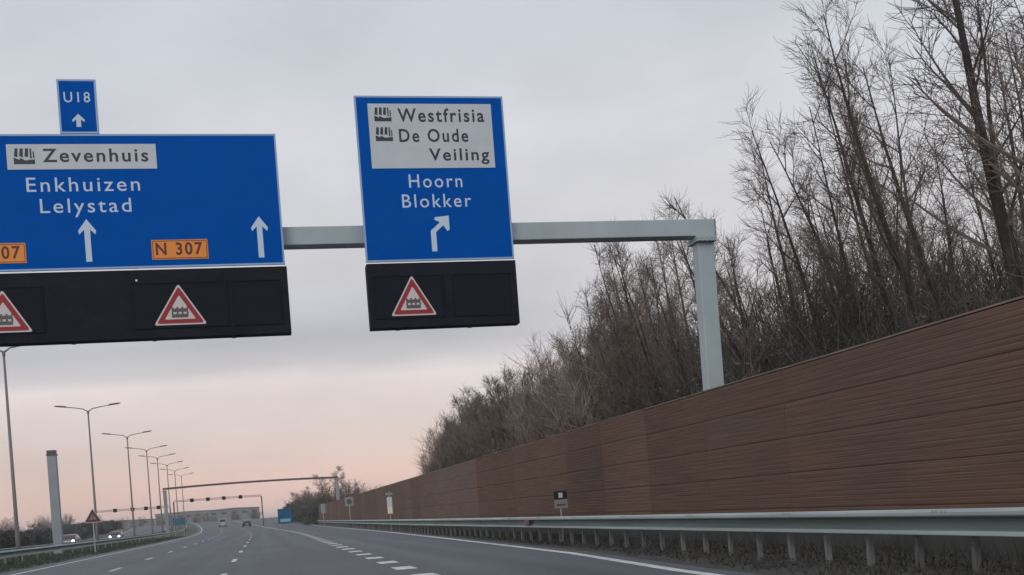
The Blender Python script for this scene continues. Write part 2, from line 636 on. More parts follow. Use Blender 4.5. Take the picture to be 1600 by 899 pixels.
def edge_x(y):
    for (a, xa), (b, xb) in zip(EDGE, EDGE[1:]):
        if y <= b:
            t = (y - a) / (b - a)
            return xa + (xb - xa) * t
    return EDGE[-1][1]


def rail_x(y):
    return 8.0 + max(0.0, y - 60) * 0.012


def frange(a, b, s):
    out = []
    while a < b - 1e-6:
        out.append(a)
        a += s
    out.append(b)
    return out


YS = frange(-12, 100, 4) + frange(108, 640, 8)


def strip(name, xl, xr, z, m, ys, nx=1):
    mb = MB()
    vs = []
    for y in ys:
        a, b = xl(y), xr(y)
        for i in range(nx + 1):
            vs.append((a + (b - a) * i / nx, y, gz(y) + z))
    fs = []
    for j in range(len(ys) - 1):
        for i in range(nx):
            p = j * (nx + 1) + i
            fs.append((p, p + 1, p + nx + 2, p + nx + 1))
    mb.add(vs, fs)
    return mb.build(name, m)


def structure(o):
    o['kind'] = 'structure'
    return o


# ground sheet to the horizon
mb = MB()
gy = [-60] + frange(-12, 640, 12) + [800, 1200, 2500, 6000]
gx = [-6000, -1500, -400, -120, -40, 0, 40, 120, 400, 1500, 6000]
vs = [(x, y, gz(y) - 0.09) for y in gy for x in gx]
fs = []
for j in range(len(gy) - 1):
    for i in range(len(gx) - 1):
        p = j * len(gx) + i
        fs.append((p, p + 1, p + len(gx) + 1, p + len(gx)))
mb.add(vs, fs)
structure(mb.build('ground', M['ground']))

structure(strip('carriageway', lambda y: -9.9 + cx(y), lambda y: max(edge_x(y) + 0.45, 4.5 + cx(y)), 0.0, M['asphalt'], YS, 4))
structure(strip('opposite_carriageway', lambda y: -29 + cx(y), lambda y: -17.2 + cx(y), 0.0, M['asphalt'], YS, 2))


def bumpy_strip(name, xl, xr, z, m, ys, nx, amp, seed):
    rng = random.Random(seed)
    mb = MB()
    vs = []
    for y in ys:
        a, b = xl(y), xr(y)
        for i in range(nx + 1):
            e = 0 if i in (0, nx) else 1
            vs.append((a + (b - a) * i / nx, y, gz(y) + z + e * rng.uniform(-amp, amp)))
    fs = []
    for j in range(len(ys) - 1):
        for i in range(nx):
            p = j * (nx + 1) + i
            fs.append((p, p + 1, p + nx + 2, p + nx + 1))
    mb.add(vs, fs)
    return mb.build(name, m, smooth=True)


structure(bumpy_strip('verge', lambda y: edge_x(y) + 0.4, lambda y: 42.0, -0.03, M['verge'], frange(-12, 110, 0.7) + frange(112, 420, 4), 40, 0.035, 4))
structure(bumpy_strip('median_grass', lambda y: -17.3 + cx(y), lambda y: -9.8 + cx(y), 0.01, M['grassbed'], frange(20, 130, 1.0) + frange(134, 500, 4), 14, 0.06, 5))


# painted markings: real sheets 4 mm above the asphalt
def stroke(mb, x0, x1, ya, yb, n=1, fx=cx):
    ys = [ya + (yb - ya) * i / n for i in range(n + 1)]
    vs, fs = [], []
    for y in ys:
        vs += [(x0 + fx(y), y, gz(y) + 0.005), (x1 + fx(y), y, gz(y) + 0.005)]
    for i in range(n):
        fs.append((2 * i, 2 * i + 1, 2 * i + 3, 2 * i + 2))
    mb.add(vs, fs)


mb = MB()
for xc, ph in ((-1.0, 2.8), (-4.85, 3.4)):
    y = ph
    while y < 420:
        stroke(mb, xc - 0.075, xc + 0.075, y, y + 3.0, 2)
        y += 11.4
    y = 44
y = 6.2
while y < 175:      # block marking towards the exit lane
    stroke(mb, 2.76 - 0.22 + 0.0045 * min(y, 90), 2.76 + 0.22 + 0.0045 * min(y, 90), y, y + 1.25)
    y += 3.4
stroke(mb, -8.85, -8.67, -10, 560, 120)
for ya, yb in zip(YS, YS[1:]):
    if yb > 400:
        break
    mb.add([(edge_x(ya) - 0.1, ya, gz(ya) + 0.005), (edge_x(ya) + 0.1, ya, gz(ya) + 0.005),
            (edge_x(yb) + 0.1, yb, gz(yb) + 0.005), (edge_x(yb) - 0.1, yb, gz(yb) + 0.005)], [(0, 1, 2, 3)])
stroke(mb, 3.3, 3.5, 178, 420, 60)
stroke(mb, -18.0, -17.85, -10, 560, 120)
stroke(mb, -28.4, -28.25, -10, 560, 120)
for xc in (-21.4, -25.0):
    y = 5.0
    while y < 420:
        stroke(mb, xc - 0.075, xc + 0.075, y, y + 3, 2)
        y += 12
structure(mb.build('road_markings', M['paint']))

# grass blades of the median, weeds and leaf litter of the right verge
rng = random.Random(11)
mb = MB()
for i in range(26000):
    y = 36 + 130 * rng.random() ** 1.7
    x = rng.uniform(-17.0, -9.95) + cx(y)
    h = rng.uniform(0.08, 0.24)
    a = rng.uniform(0, math.pi)
    w = rng.uniform(0.02, 0.045)
    dx, dy = math.cos(a) * w, math.sin(a) * w
    lx, ly = rng.uniform(-.1, .1), rng.uniform(-.1, .1)
    z = gz(y) - 0.03
    mb.add([(x - dx, y - dy, z), (x + dx, y + dy, z), (x + lx, y + ly, z + h)], [(0, 1, 2)])
tag(mb.build('grass', M['grass']), 'rough dark green grass growing on the strip left of the carriageway', 'grass', kind='stuff')
mb = MB()
for i in range(15000):
    y = 6 + 90 * rng.random() ** 1.8
    ex = edge_x(y) + 0.55
    x = rng.uniform(ex + 0.25, 9.85)
    z = gz(y) - 0.03
    if rng.random() < 0.55:      # leaf lying about
        a = rng.uniform(0, 6.28)
        s = rng.uniform(0.012, 0.035)
        c, d = math.cos(a) * s, math.sin(a) * s
        t = rng.uniform(0, 0.05)
        mb.add([(x - c, y - d, z + 0.03), (x + d, y - c, z + 0.04 + t), (x + c, y + d, z + 0.03), (x - d, y + c, z + 0.04 + t)], [(0, 1, 2, 3)])
    else:
        h = rng.uniform(0.08, 0.42) * (1.0 if x > rail_x(y) else 0.5)
        a = rng.uniform(0, math.pi)
        w = rng.uniform(0.004, 0.012)
        dx, dy = math.cos(a) * w, math.sin(a) * w
        lx, ly = rng.uniform(-.16, .16), rng.uniform(-.16, .16)
        mb.add([(x - dx, y - dy, z), (x + dx, y + dy, z), (x + lx, y + ly, z + h)], [(0, 1, 2)])
tag(mb.build('weeds', M['weed']), 'dead leaves and dry weeds under and behind the guardrail', 'weeds', kind='stuff')

# ------------------------------------------------------------------ noise barrier
WX = 10.0
wall = thing('noise_barrier', 'long reddish brown timber noise barrier of horizontal boards behind the right guardrail', 'noise barrier', (WX, 0, 0))
PL = 4.0


def panel_mesh():
    mb = MB()
    prof = []
    tiers = [(0.30, 0.70), (0.70, 1.38), (1.38, 2.06), (2.06, 2.74), (2.74, 3.40)]
    for k, (a, b) in enumerate(tiers):
        n = 7 if k else 4
        prof += [(0.011, a), (0.0, a + 0.016)]
        h = (b - 0.025 - a - 0.025) / n
        for i in range(n):
            z = a + 0.025 + i * h
            prof += [(-0.003, z + 0.012), (-0.004, z + h - 0.020), (0.0015, z + h - 0.010)]
        prof += [(0.0, b - 0.018), (0.011, b - 0.006)]
    prof = prof + [(0.22, 3.40), (0.22, 0.30)]
    n = len(prof)
    y0, y1 = 0.006, PL - 0.006
    vs = [(x, y0, z) for x, z in prof] + [(x, y1, z) for x, z in prof]
    fs = [tuple(range(n)), tuple(reversed(range(n, 2 * n)))]
    for i in range(n):
        j = (i + 1) % n
        fs.append((i, n + i, n + j, j))
    mb.add(vs, fs)
    return mb.mesh('panel', M['timber'])


pm = panel_mesh()
pg = pm.copy()
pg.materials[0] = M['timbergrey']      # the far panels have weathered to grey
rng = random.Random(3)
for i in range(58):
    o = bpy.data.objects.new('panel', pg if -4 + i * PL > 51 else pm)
    COL.objects.link(o)
    o.parent = wall
    y = -4 + i * PL
    o.location = (0 + rng.uniform(-0.006, 0.006), y, gz(y) + rng.uniform(-0.012, 0.012))
mb = MB()
mb.prism_y([(-0.02, -0.4), (0.24, -0.4), (0.24, 0.302), (-0.02, 0.302)], -4, 156)
mb.prism_y([(-0.02, 1.2), (0.24, 1.2), (0.24, 1.5), (-0.02, 1.5)], 156, 156.1)
mb.v = mb.v[:8]
mb.f = mb.f[:6]
mb.build('plinth', M['plinth'], wall)
mb = MB()
ys = frange(-4, 228, 4)
for a, b in zip(ys, ys[1:]):
    z = gz(a) + 3.403
    j = rng.uniform(-.01, .01)
    mb.box(-0.004, 0.23, a + 0.004, b - 0.004, z + j, z + 0.028 + j)
mb.build('coping', M['capboard'], wall)


# ------------------------------------------------------------------ guardrails
LIP = [(0.0, 0.728), (0.035, 0.748), (0.083, 0.740), (0.098, 0.712), (0.099, 0.676), (0.090, 0.662), (0.060, 0.655)]
WEB = [(0.058, 0.654), (0.0, 0.648), (-0.030, 0.620), (-0.028, 0.580), (0.0, 0.520), (0.040, 0.486)]
LOW = [(0.041, 0.485), (0.066, 0.464), (0.086, 0.452), (0.088, 0.436), (0.070, 0.428), (0.0, 0.440)]


def rail_strip(prof, ys, fx, side):
    """side -1: the face looks towards -X"""
    loop = prof + [(p - 0.006, z - 0.003) for p, z in prof][::-1]
    n = len(loop)
    mb = MB()
    vs, fs = [], []
    for y in ys:
        for p, z in loop:
            vs.append((fx(y) + side * p, y, gz(y) + z))
    for j in range(len(ys) - 1):
        for i in range(n):
            k = (i + 1) % n
            fs.append((j * n + i, j * n + k, (j + 1) * n + k, (j + 1) * n + i))
    mb.add(vs, fs)
    return mb


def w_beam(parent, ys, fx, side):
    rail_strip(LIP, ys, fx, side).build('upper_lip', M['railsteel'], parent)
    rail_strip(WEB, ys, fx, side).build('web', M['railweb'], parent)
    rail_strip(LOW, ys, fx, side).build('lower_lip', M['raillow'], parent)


rail = thing('guardrail', 'long galvanised steel guardrail with closely spaced posts before the timber barrier', 'guardrail', (0, 0, 0))
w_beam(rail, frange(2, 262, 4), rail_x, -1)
for y in frange(8, 56, 4):
    mb = MB()
    for zz in (0.722,):
        for dy in (-0.12, -0.05, 0.05, 0.12):
            mb.box(-0.104, -0.085, dy - 0.012, dy + 0.012, zz - 0.012, zz + 0.012)
    o = mb.build('bolted_joint', M['steel'], rail)
    o.location = (rail_x(y), y, gz(y))


def sigma_post():
    mb = MB()
    mb.box(0.060, 0.068, -0.04, 0.04, -0.1, 0.66)
    mb.box(0.068, 0.135, -0.04, -0.034, -0.1, 0.66)
    mb.box(0.068, 0.135, 0.034, 0.04, -0.1, 0.66)
    return mb


pmesh = sigma_post().mesh('post', M['railpost'])
SP = 1.17
y = 11.62 - 4 * SP
cnt = 0
rest = MB()
while y < 258:
    if cnt < 100:
        o = bpy.data.objects.new('post', pmesh)
        COL.objects.link(o)
        o.parent = rail
        o.location = (rail_x(y), y, gz(y))
        o.rotation_euler = (rng.uniform(-.02, .02), rng.uniform(-.02, .02), rng.uniform(-.1, .1))
    else:
        rest.box(rail_x(y) + 0.060, rail_x(y) + 0.135, y - 0.05, y + 0.05, gz(y) - 0.1, gz(y) + 0.66)
    cnt += 1
    y += SP
tag(rest.build('post', M['railpost'], rail), kind='stuff')
mb = MB()
mb.box(7.898, 7.906, 33.2, 33.9, 0.53, 0.66)
mb.build('reflector', M['reflector'], rail)

lrail = thing('guardrail', 'low galvanised guardrail on the grass strip left of the carriageway', 'guardrail', (0, 0, 0))
lx = lambda y: -12.3 + cx(y)
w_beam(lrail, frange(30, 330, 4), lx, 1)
y = 31.0
mb = MB()
mb.box(-0.135, -0.06, -0.05, 0.05, -0.15, 0.66)
lp = mb.mesh('post', M['railpost'])
while y < 328:
    o = bpy.data.objects.new('post', lp)
    COL.objects.link(o)
    o.parent = lrail
    o.location = (lx(y), y, gz(y))
    y += 4.0
orail = thing('guardrail', 'second galvanised guardrail beyond the lamp posts beside the opposite carriageway', 'guardrail', (0, 0, 0))
lx2 = lambda y: -16.4 + cx(y)
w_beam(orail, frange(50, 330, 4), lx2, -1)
y = 51.0
mb = MB()
mb.box(0.06, 0.135, -0.05, 0.05, -0.15, 0.66)
lp2 = mb.mesh('post', M['railpost'])
while y < 328:
    o = bpy.data.objects.new('post', lp2)
    COL.objects.link(o)
    o.parent = orail
    o.location = (lx2(y), y, gz(y))
    y += 4.0


# ------------------------------------------------------------------ gantries
def gantry(label, Y, xl, xr, m, post_w=0.41, beam_m=None, z0=7.13, pd=0.18, arch=0.0):
    g = thing('overhead_gantry', label, 'gantry', (xr - 0.24, Y, gz(Y)))
    ox, oy, oz = g.location
    mb = MB()
    if arch:
        N = 12
        up, dn = [], []
        for k in range(N + 1):
            t_ = k / N
            e = arch * 4 * t_ * (1 - t_)
            up.append((xl - ox + (xr - xl) * t_, 7.5 + e))
            dn.append((xl - ox + (xr - xl) * t_, z0 + e))
        mb.prism_y(dn + up[::-1], -0.2, 0.2)
    else:
        mb.box(xl - ox, xr - ox, -0.22, 0.22, z0, 7.53)
    mb.build('beam', beam_m or m, g, bevel=0.02)
    mb = MB()
    mb.box(xl - ox - 0.012, xl - ox - 0.002, -0.25, 0.25, 7.10, 7.55)
    mb.build('end_plate', m, g)
    mb = MB()
    mb.box(xr - ox + 0.002, xr - ox + 0.014, -0.24, 0.24, 7.11, 7.54)
    mb.build('end_plate', m, g)
    for xc in (xr - 0.25, xl + 0.25):
        mb = MB()
        w = post_w / 2
        mb.box(xc - ox - w, xc - ox + w, -pd, pd, 0.04, 6.99)
        mb.build('post', m, g, bevel=0.025)
        mb = MB()
        mb.box(xc - ox - w - 0.07, xc - ox + w + 0.03, -0.31, 0.31, 6.995, 7.05)
        mb.box(xc - ox - w - 0.07, xc - ox + w + 0.03, -0.31, 0.31, 7.055, 7.115)
        for bx in (-0.22, -0.1, 0.02, 0.14):
            mb.box(xc - ox + bx, xc - ox + bx + 0.035, -0.335, -0.312, 7.0, 7.11)
        mb.build('flange', m, g, bevel=0.008)
        mb = MB()
        mb.box(xc - ox - 0.42, xc - ox + 0.42, -0.45, 0.45, -0.12, 0.035)
        mb.build('base_plate', M['plinth'], g)
    return g


GY = 24.8
gantry('pale grey box-section sign gantry whose right post rises behind the timber barrier', GY, -15.6, 10.88, M['gantry'])
gantry('distant empty gantry spanning the carriageway beyond the lamp posts', 178, -14.4, 12.1, M['fargrey'], 0.5, M['darksteel'], 7.2, 0.25, 0.22)

col = thing('steel_column', 'free-standing thick grey steel column with dark cap behind the left guardrail', 'column', (-14.1, 84.0, 0))
mb = MB()
mb.box(-0.30, 0.30, -0.30, 0.30, 0.05, 7.0)
mb.build('shaft', M['fargrey'], col, bevel=0.03)
mb = MB()
mb.box(-0.34, 0.34, -0.34, 0.34, 7.003, 7.10)
mb.box(-0.29, 0.29, -0.29, 0.29, 7.10, 7.36)
mb.build('cap', M['darksteel'], col)
mb = MB()
mb.box(-0.5, 0.5, -0.5, 0.5, -0.15, 0.047)
mb.build('base_plate', M['plinth'], col)


# ------------------------------------------------------------------ signs
def text_mesh(body, offset=0.012, extrude=0.0, spacing=1.0):
    cu_ = bpy.data.curves.new('txt', 'FONT')
    cu_.body = body
    cu_.size = 1.0
    cu_.offset = offset
    cu_.space_character = spacing
    cu_.resolution_u = 4
    o = bpy.data.objects.new('txt', cu_)
    COL.objects.link(o)
    dg = bpy.context.evaluated_depsgraph_get()
    me = bpy.data.meshes.new_from_object(o.evaluated_get(dg))
    bpy.data.objects.remove(o)
    return me


_cap = max(v.co.y for v in text_mesh('H').vertices)


def lettering(lines, m, parent, y, name='lettering', offset=0.003, spacing=1.22):
    """lines: (text, x left, x right, baseline z, cap height) in parent space; the face looks to -Y"""
    ob = None
    for body, x0, x1, z, cap in lines:
        V, Fs = [], []
        me = text_mesh(body, offset, spacing=spacing)
        lo = min(v.co.x for v in me.vertices)
        hi = max(v.co.x for v in me.vertices)
        sx = (x1 - x0) / (hi - lo)
        sz = cap / _cap
        o = len(V)
        V += [(x0 + (v.co.x - lo) * sx, y, z + v.co.y * sz) for v in me.vertices]
        Fs += [tuple(i + o for i in p.vertices) for p in me.polygons]
        bpy.data.meshes.remove(me)
        me = bpy.data.meshes.new(name)
        me.from_pydata(V, [], Fs)
        me.materials.append(m)
        me.update()
        ob = bpy.data.objects.new(name, me)
        COL.objects.link(ob)
        ob.parent = parent
    return ob


def ring(mb, x0, x1, z0, z1, w, y0, y1):
    mb.box(x0, x1, y0, y1, z0, z0 + w)
    mb.box(x0, x1, y0, y1, z1 - w, z1)
    mb.box(x0, x0 + w, y0, y1, z0 + w + 0.0005, z1 - w - 0.0005)
    mb.box(x1 - w, x1, y0, y1, z0 + w + 0.0005, z1 - w - 0.0005)


def up_arrow(mb, x, z0, z1, w, hw, hh, y):
    """straight arrow with barbed head"""
    mb.prism_y([(x - w / 2, z0), (x + w / 2, z0), (x + w / 2, z1 - hh * 0.72), (x + hw * 0.9, z1 - hh * 1.05), (x + hw, z1 - hh * 0.80),
                (x, z1), (x - hw, z1 - hh * 0.80), (x - hw * 0.9, z1 - hh * 1.05), (x - w / 2, z1 - hh * 0.72)], y - 0.004, y)


def factory(mb, x, z, w, h, y):
    """industrial estate pictogram: saw-tooth hall with three leaning chimneys"""
    mb.prism_y([(x, z), (x + w, z), (x + w, z + h * 0.30), (x + w * .55, z + h * 0.24), (x + w * .30, z + h * 0.40), (x + w * .28, z + h * 0.27), (x, z + h * 0.42)], y - 0.003, y)
    for k in range(3):
        a = x + w * (0.02 + 0.25 * k)
        mb.prism_y([(a, z + h * 0.50), (a + w * 0.17, z + h * (0.44)), (a + w * 0.20, z + h), (a + w * 0.05, z + h)], y - 0.003, y)
    mb.box(x + w * 0.78, x + w * 0.86, y - 0.003, y, z + h * .36, z + h * 1.0)
    mb.box(x + w * 0.92, x + w * 0.985, y - 0.003, y, z + h * .36, z + h * 0.8)


SY = 24.2     # plane of the sign faces


def board(label, name, x0, x1, z0, z1, cat='road sign'):
    """a panel with pale edge; origin at lower left corner of the face; returns thing with x,z in world metres"""
    t = thing(name, label, cat, (x0, SY, z0))
    mb = MB()
    mb.box(0.006, x1 - x0 - 0.006, 0.004, 0.05, 0.006, z1 - z0 - 0.006)
    mb.build('panel', M['blue'], t)
    mb = MB()
    ring(mb, 0, x1 - x0, 0, z1 - z0, 0.038, 0.0, 0.055)
    mb.build('frame', M['blueframe'], t)
    return t


def brackets(t, xs, z0, z1):
    for x in xs:
        mb = MB()
        mb.box(x - t.location.x - 0.05, x - t.location.x + 0.05, 0.058, 0.36, z0 - t.location.z, z1 - t.location.z)
        mb.build('bracket', M['steel'], t)


# left direction sign
LX0, LX1 = -7.3, 0.87
ls = board('wide blue direction sign with white destination plate, two white arrows and orange route plates', 'direction_sign', LX0, LX1, 6.635, 9.415)
lz = ls.location.z


def rel(t, lines):
    return [(b, x0 - t.location.x, x1 - t.location.x, z - t.location.z, c) for b, x0, x1, z, c in lines]


mb = MB()
mb.box(-4.49 - LX0, -1.59 - LX0, -0.008, 0.003, 8.69 - lz, 9.205 - lz)
dp = mb.build('destination_plate', M['plategrey'], ls)
lettering(rel(ls, [('Zevenhuis', -3.81, -1.75, 8.845, 0.265)]), M['letterblack'], dp, -0.0105, offset=0.018)
mb = MB()
factory(mb, -4.36 - LX0, 8.80 - lz, 0.40, 0.32, -0.0085)
mb.build('pictogram', M['letterblack'], dp)
lettering(rel(ls, [('Enkhuizen', -4.16, -1.96, 8.24, 0.29), ('Lelystad', -3.93, -2.16, 7.805, 0.29)]), M['letterwhite'], ls, 0.001)
for x in (-3.06, 0.395):
    mb = MB()
    up_arrow(mb, x - LX0, 6.79 - lz, 7.665 - lz, 0.115, 0.175, 0.30, 0.003)
    mb.build('arrow', M['letterwhite'], ls)
for x0 in (-5.39, -1.82):
    mb = MB()
    mb.box(x0 - LX0, x0 + 1.13 - LX0, -0.008, 0.003, 6.795 - lz, 7.205 - lz)
    rp = mb.build('route_plate', M['orange'], ls)
    lettering(rel(ls, [('N 307', x0 + 0.08, x0 + 1.02, 6.895, 0.245)]), M['letterred'], rp, -0.0105, offset=0.022)
    mb = MB()
    ring(mb, x0 + 0.02 - LX0, x0 + 1.11 - LX0, 6.815 - lz, 7.185 - lz, 0.013, -0.0100, -0.0085)
    mb.build('border_line', M['letterred'], rp)
brackets(ls, (-6.5, -4.2, -2.2, -0.2), 6.7, 9.3)

# right direction sign
RX0, RX1 = 2.59, 5.88
rs = board('blue exit direction sign with white plate on top and a bent white arrow below', 'direction_sign', RX0, RX1, 6.63, 10.24)
rz = rs.location.z
mb = MB()
mb.box(2.87 - RX0, 5.60 - RX0, -0.008, 0.003, 8.655 - rz, 10.065 - rz)
dp = mb.build('destination_plate', M['plategrey'], rs)
lettering(rel(rs, [('Westfrisia', 3.51, 5.43, 9.675, 0.285), ('De Oude', 3.51, 5.04, 9.235, 0.275), ('Veiling', 4.14, 5.48, 8.825, 0.26)]), M['letterblack'], dp, -0.0105, offset=0.018)
for z in (9.68, 9.25):
    mb = MB()
    factory(mb, 3.00 - RX0, z - rz, 0.37, 0.30, -0.0085)
    mb.build('pictogram', M['letterblack'], dp)
lettering(rel(rs, [('Hoorn', 3.65, 4.83, 8.235, 0.29), ('Blokker', 3.47, 5.00, 7.80, 0.29)]), M['letterwhite'], rs, 0.001)
mb = MB()
P = [(4.05, 6.83), (4.165, 6.83), (4.165, 7.25), (4.335, 7.40), (4.42, 7.27), (4.47, 7.30), (4.47, 7.61), (4.165, 7.58), (4.14, 7.53), (4.265, 7.465), (4.05, 7.285)]
mb.prism_y([(x - RX0, z - rz) for x, z in P], -0.001, 0.003)
mb.build('arrow', M['letterwhite'], rs)
brackets(rs, (3.2, 5.3), 6.7, 10.1)

# diversion route sign on top of the left sign
us = board('small upright blue sign reading U18 standing on top of the wide sign', 'diversion_sign', -3.44, -2.68, 9.425, 10.54)
lettering(rel(us, [('U18', -3.32, -2.81, 10.07, 0.21)]), M['letterwhite'], us, 0.001, offset=0.004)
mb = MB()
up_arrow(mb, -3.065 + 3.44, 9.56 - 9.425, 9.83 - 9.425, 0.09, 0.125, 0.16, 0.003)
mb.build('arrow', M['letterwhite'], us)
mb = MB()
mb.box(0.2, 0.26, 0.06, 0.12, -0.6, 1.0)
mb.box(0.5, 0.56, 0.06, 0.12, -0.6, 1.0)
mb.build('bracket', M['steel'], us)


# black boards under the signs
def signal_board(label, x0, x1, z0, z1, mods):
    t = thing('signal_board', label, 'signal board', (x0, SY, z0))
    mb = MB()
    mb.box(0, x1 - x0, 0.02, 0.36, 0, z1 - z0)
    mb.build('housing', M['board'], t, bevel=0.012)
    for a, b in mods:
        mb = MB()
        ring(mb, a - x0, b - x0, 0.20, z1 - z0 - 0.28, 0.018, 0.0, 0.018)
        mb.box(a - x0 + 0.02, b - x0 - 0.02, 0.011, 0.019, 0.22, z1 - z0 - 0.30)
        mb.build('module', M['module'], t)
    for k in range(max(2, int((x1 - x0) / 1.6))):
        mb = MB()
        x = 0.55 + k * 1.6
        mb.box(x, x + 0.09, 0.10, 0.2, -0.035, -0.001)
        mb.build('drain_spout', M['black'], t)
    return t


lb = signal_board('long black signal board carrying two warning triangles under the wide blue sign', -7.3, 0.90, 5.17, 6.60, ((-5.5, -4.0), (-2.3, -0.35), (-0.25, 0.75)))
rb = signal_board('short black signal board carrying one warning triangle under the exit sign', 2.59, 5.905, 5.19, 6.60, ((2.72, 4.25), (4.45, 5.75)))
mb = MB()
mb.box(-2.19 + 7.3, -2.15 + 7.3, 0.006, 0.018, 1.19, 1.23)
mb.build('bolt', M['marker'], lb)


def tri_poly(cx_, z0, w, h, r=0.05):
    """upright triangle with rounded corners"""
    c = [Vector((cx_ - w / 2, z0)), Vector((cx_ + w / 2, z0)), Vector((cx_, z0 + h))]
    out = []
    for i in range(3):
        p, a, b = c[i], c[i - 1], c[(i + 1) % 3]
        u, v = (a - p).normalized(), (b - p).normalized()
        s, e = p + u * r, p + v * r
        for k in range(5):
            t = k / 4
            q = s * (1 - t) ** 2 + p * 2 * t * (1 - t) + e * t ** 2
            out.append((q.x, q.y))
    return out


def warning_sign(label, xc, z0, w, h, y, symbol='gate', fs=0.585, face_m=None, red_m=None):
    t = thing('warning_sign', label, 'warning sign', (xc, y, z0))
    mb = MB()
    mb.prism_y(tri_poly(0, 0, w, h, 0.06 * w), 0.002, 0.018)
    mb.build('sign_plate', M['triwhite'], t)
    mb = MB()
    mb.prism_y(tri_poly(0, 0.036 * h, w * 0.895, h * 0.895, 0.06 * w), -0.001, 0.0018)
    mb.build('red_border', red_m or M['trired'], t)
    mb = MB()
    mb.prism_y(tri_poly(0, (0.135 if fs > 0.5 else 0.2) * h, w * fs, h * fs, 0.03 * w), -0.004, -0.0012)
    mb.build('face', face_m or M['triwhite'], t)
    mb = MB()
    if symbol == 'gate':
        for z in (0.175, 0.31):
            mb.box(-0.155 * w, 0.155 * w, -0.007, -0.0042, z * h, (z + 0.085) * h)
        for x in (-0.14, -0.045, 0.05, 0.145):
            mb.box((x - 0.018) * w, (x + 0.018) * w, -0.0068, -0.0042, 0.262 * h, 0.308 * h)
            mb.box((x - 0.018) * w, (x + 0.018) * w, -0.0068, -0.0042, 0.397 * h, 0.43 * h)
    else:
        mb.box(-0.03 * w, 0.03 * w, -0.007, -0.0042, 0.26 * h, 0.50 * h)
        mb.box(-0.03 * w, 0.03 * w, -0.007, -0.0042, 0.18 * h, 0.23 * h)
    mb.build('symbol', M['trisym'], t)
    return t


warning_sign('red bordered warning triangle on the long black board, right of its dark middle panel', -1.35, 5.43, 1.07, 0.86, SY)
warning_sign('red bordered warning triangle cut off by the left edge of the photo', -4.77, 5.40, 1.07, 0.87, SY)
warning_sign('red bordered warning triangle on the short black board below the bent arrow', 3.55, 5.445, 1.01, 0.88, SY)

# roadside signs
rt = warning_sign('dark red warning triangle on a pole in the grass before the left guardrail', -10.85, 2.02, 1.15, 0.95, 78.0, 'mark', 0.42, M['triface'], M['trimaroon'])
mb = MB()
mb.tube([Vector((0, 0.06, -2.2)), Vector((0, 0.06, 0.8))], [0.045, 0.045], 8)
mb.build('pole', M['steel'], rt)

hp = thing('hectometre_sign', 'small square kilometre marker with black top and white plate on the guardrail', 'marker sign', (8.2, 30.4, 0))
mb = MB()
mb.tube([Vector((0, 0.05, 0.0)), Vector((0, 0.05, 1.30))], [0.022, 0.022], 8)
mb.build('pole', M['steel'], hp)
mb = MB()
mb.box(-0.19, 0.19, 0.0, 0.02, 1.215, 1.45)
mb.build('upper_plate', M['black'], hp)
mb = MB()
mb.box(-0.06, 0.06, -0.006, -0.001, 1.26, 1.40)
mb.build('route_shield', M['signwhite'], hp)
mb = MB()
mb.box(-0.19, 0.19, 0.0, 0.02, 0.96, 1.210)
mp_ = mb.build('number_plate', mat('plate_dull_grey', (0.26, 0.255, 0.245), 0.6), hp)
mb = MB()
mb.box(-0.12, 0.12, -0.005, -0.001, 1.035, 1.085)
mb.build('lettering', M['trisym'], mp_)

wm = thing('marker_board', 'tall narrow white marker board standing behind the far part of the right guardrail', 'marker board', (8.46, 75.7, 0))
mb = MB()
mb.box(-0.17, 0.17, 0, 0.03, 1.12, 2.25)
mb.build('board', M['signwhite'], wm)
mb = MB()
mb.box(-0.15, 0.15, -0.006, -0.001, 1.16, 1.58)
mb.build('reflector', M['yellow'], wm)
mb = MB()
mb.box(-0.24, 0.24, 0, 0.03, 2.40, 2.55)
mb.build('top_plate', M['signback'], wm)
mb = MB()
mb.tube([Vector((0, 0.07, -0.1)), Vector((0, 0.07, 2.6))], [0.035, 0.035], 8)
mb.build('pole', M['steel'], wm)

sq = thing('roadside_sign', 'small square white sign with dark emblem beside the far end of the barrier', 'road sign', (8.98, 118, 0))
mb = MB()
mb.box(-0.45, 0.45, 0, 0.03, 2.2, 3.15)
mb.build('panel', mat('sign_dull_white', (0.27, 0.27, 0.25), 0.6), sq)
mb = MB()
mb.prism_y([(0.28 * math.cos(k * math.pi / 6), 2.68 + 0.28 * math.sin(k * math.pi / 6)) for k in range(12)], -0.006, -0.001)
mb.build('emblem', M['trisym'], sq)
mb = MB()
mb.tube([Vector((0, 0.07, -0.1)), Vector((0, 0.07, 3.1))], [0.05, 0.05], 8)
mb.build('pole', M['steel'], sq)

s2 = thing('roadside_sign', 'narrow upright grey sign at the foot of the far bushes', 'road sign', (9.15, 173, gz(173)))
mb = MB()
mb.box(-0.34, 0.34, 0, 0.03, 1.85, 3.3)
mb.build('panel', M['signback'], s2)
mb = MB()
mb.tube([Vector((0, 0.07, -0.1)), Vector((0, 0.07, 3.2))], [0.05, 0.05], 8)
mb.build('pole', M['steel'], s2)

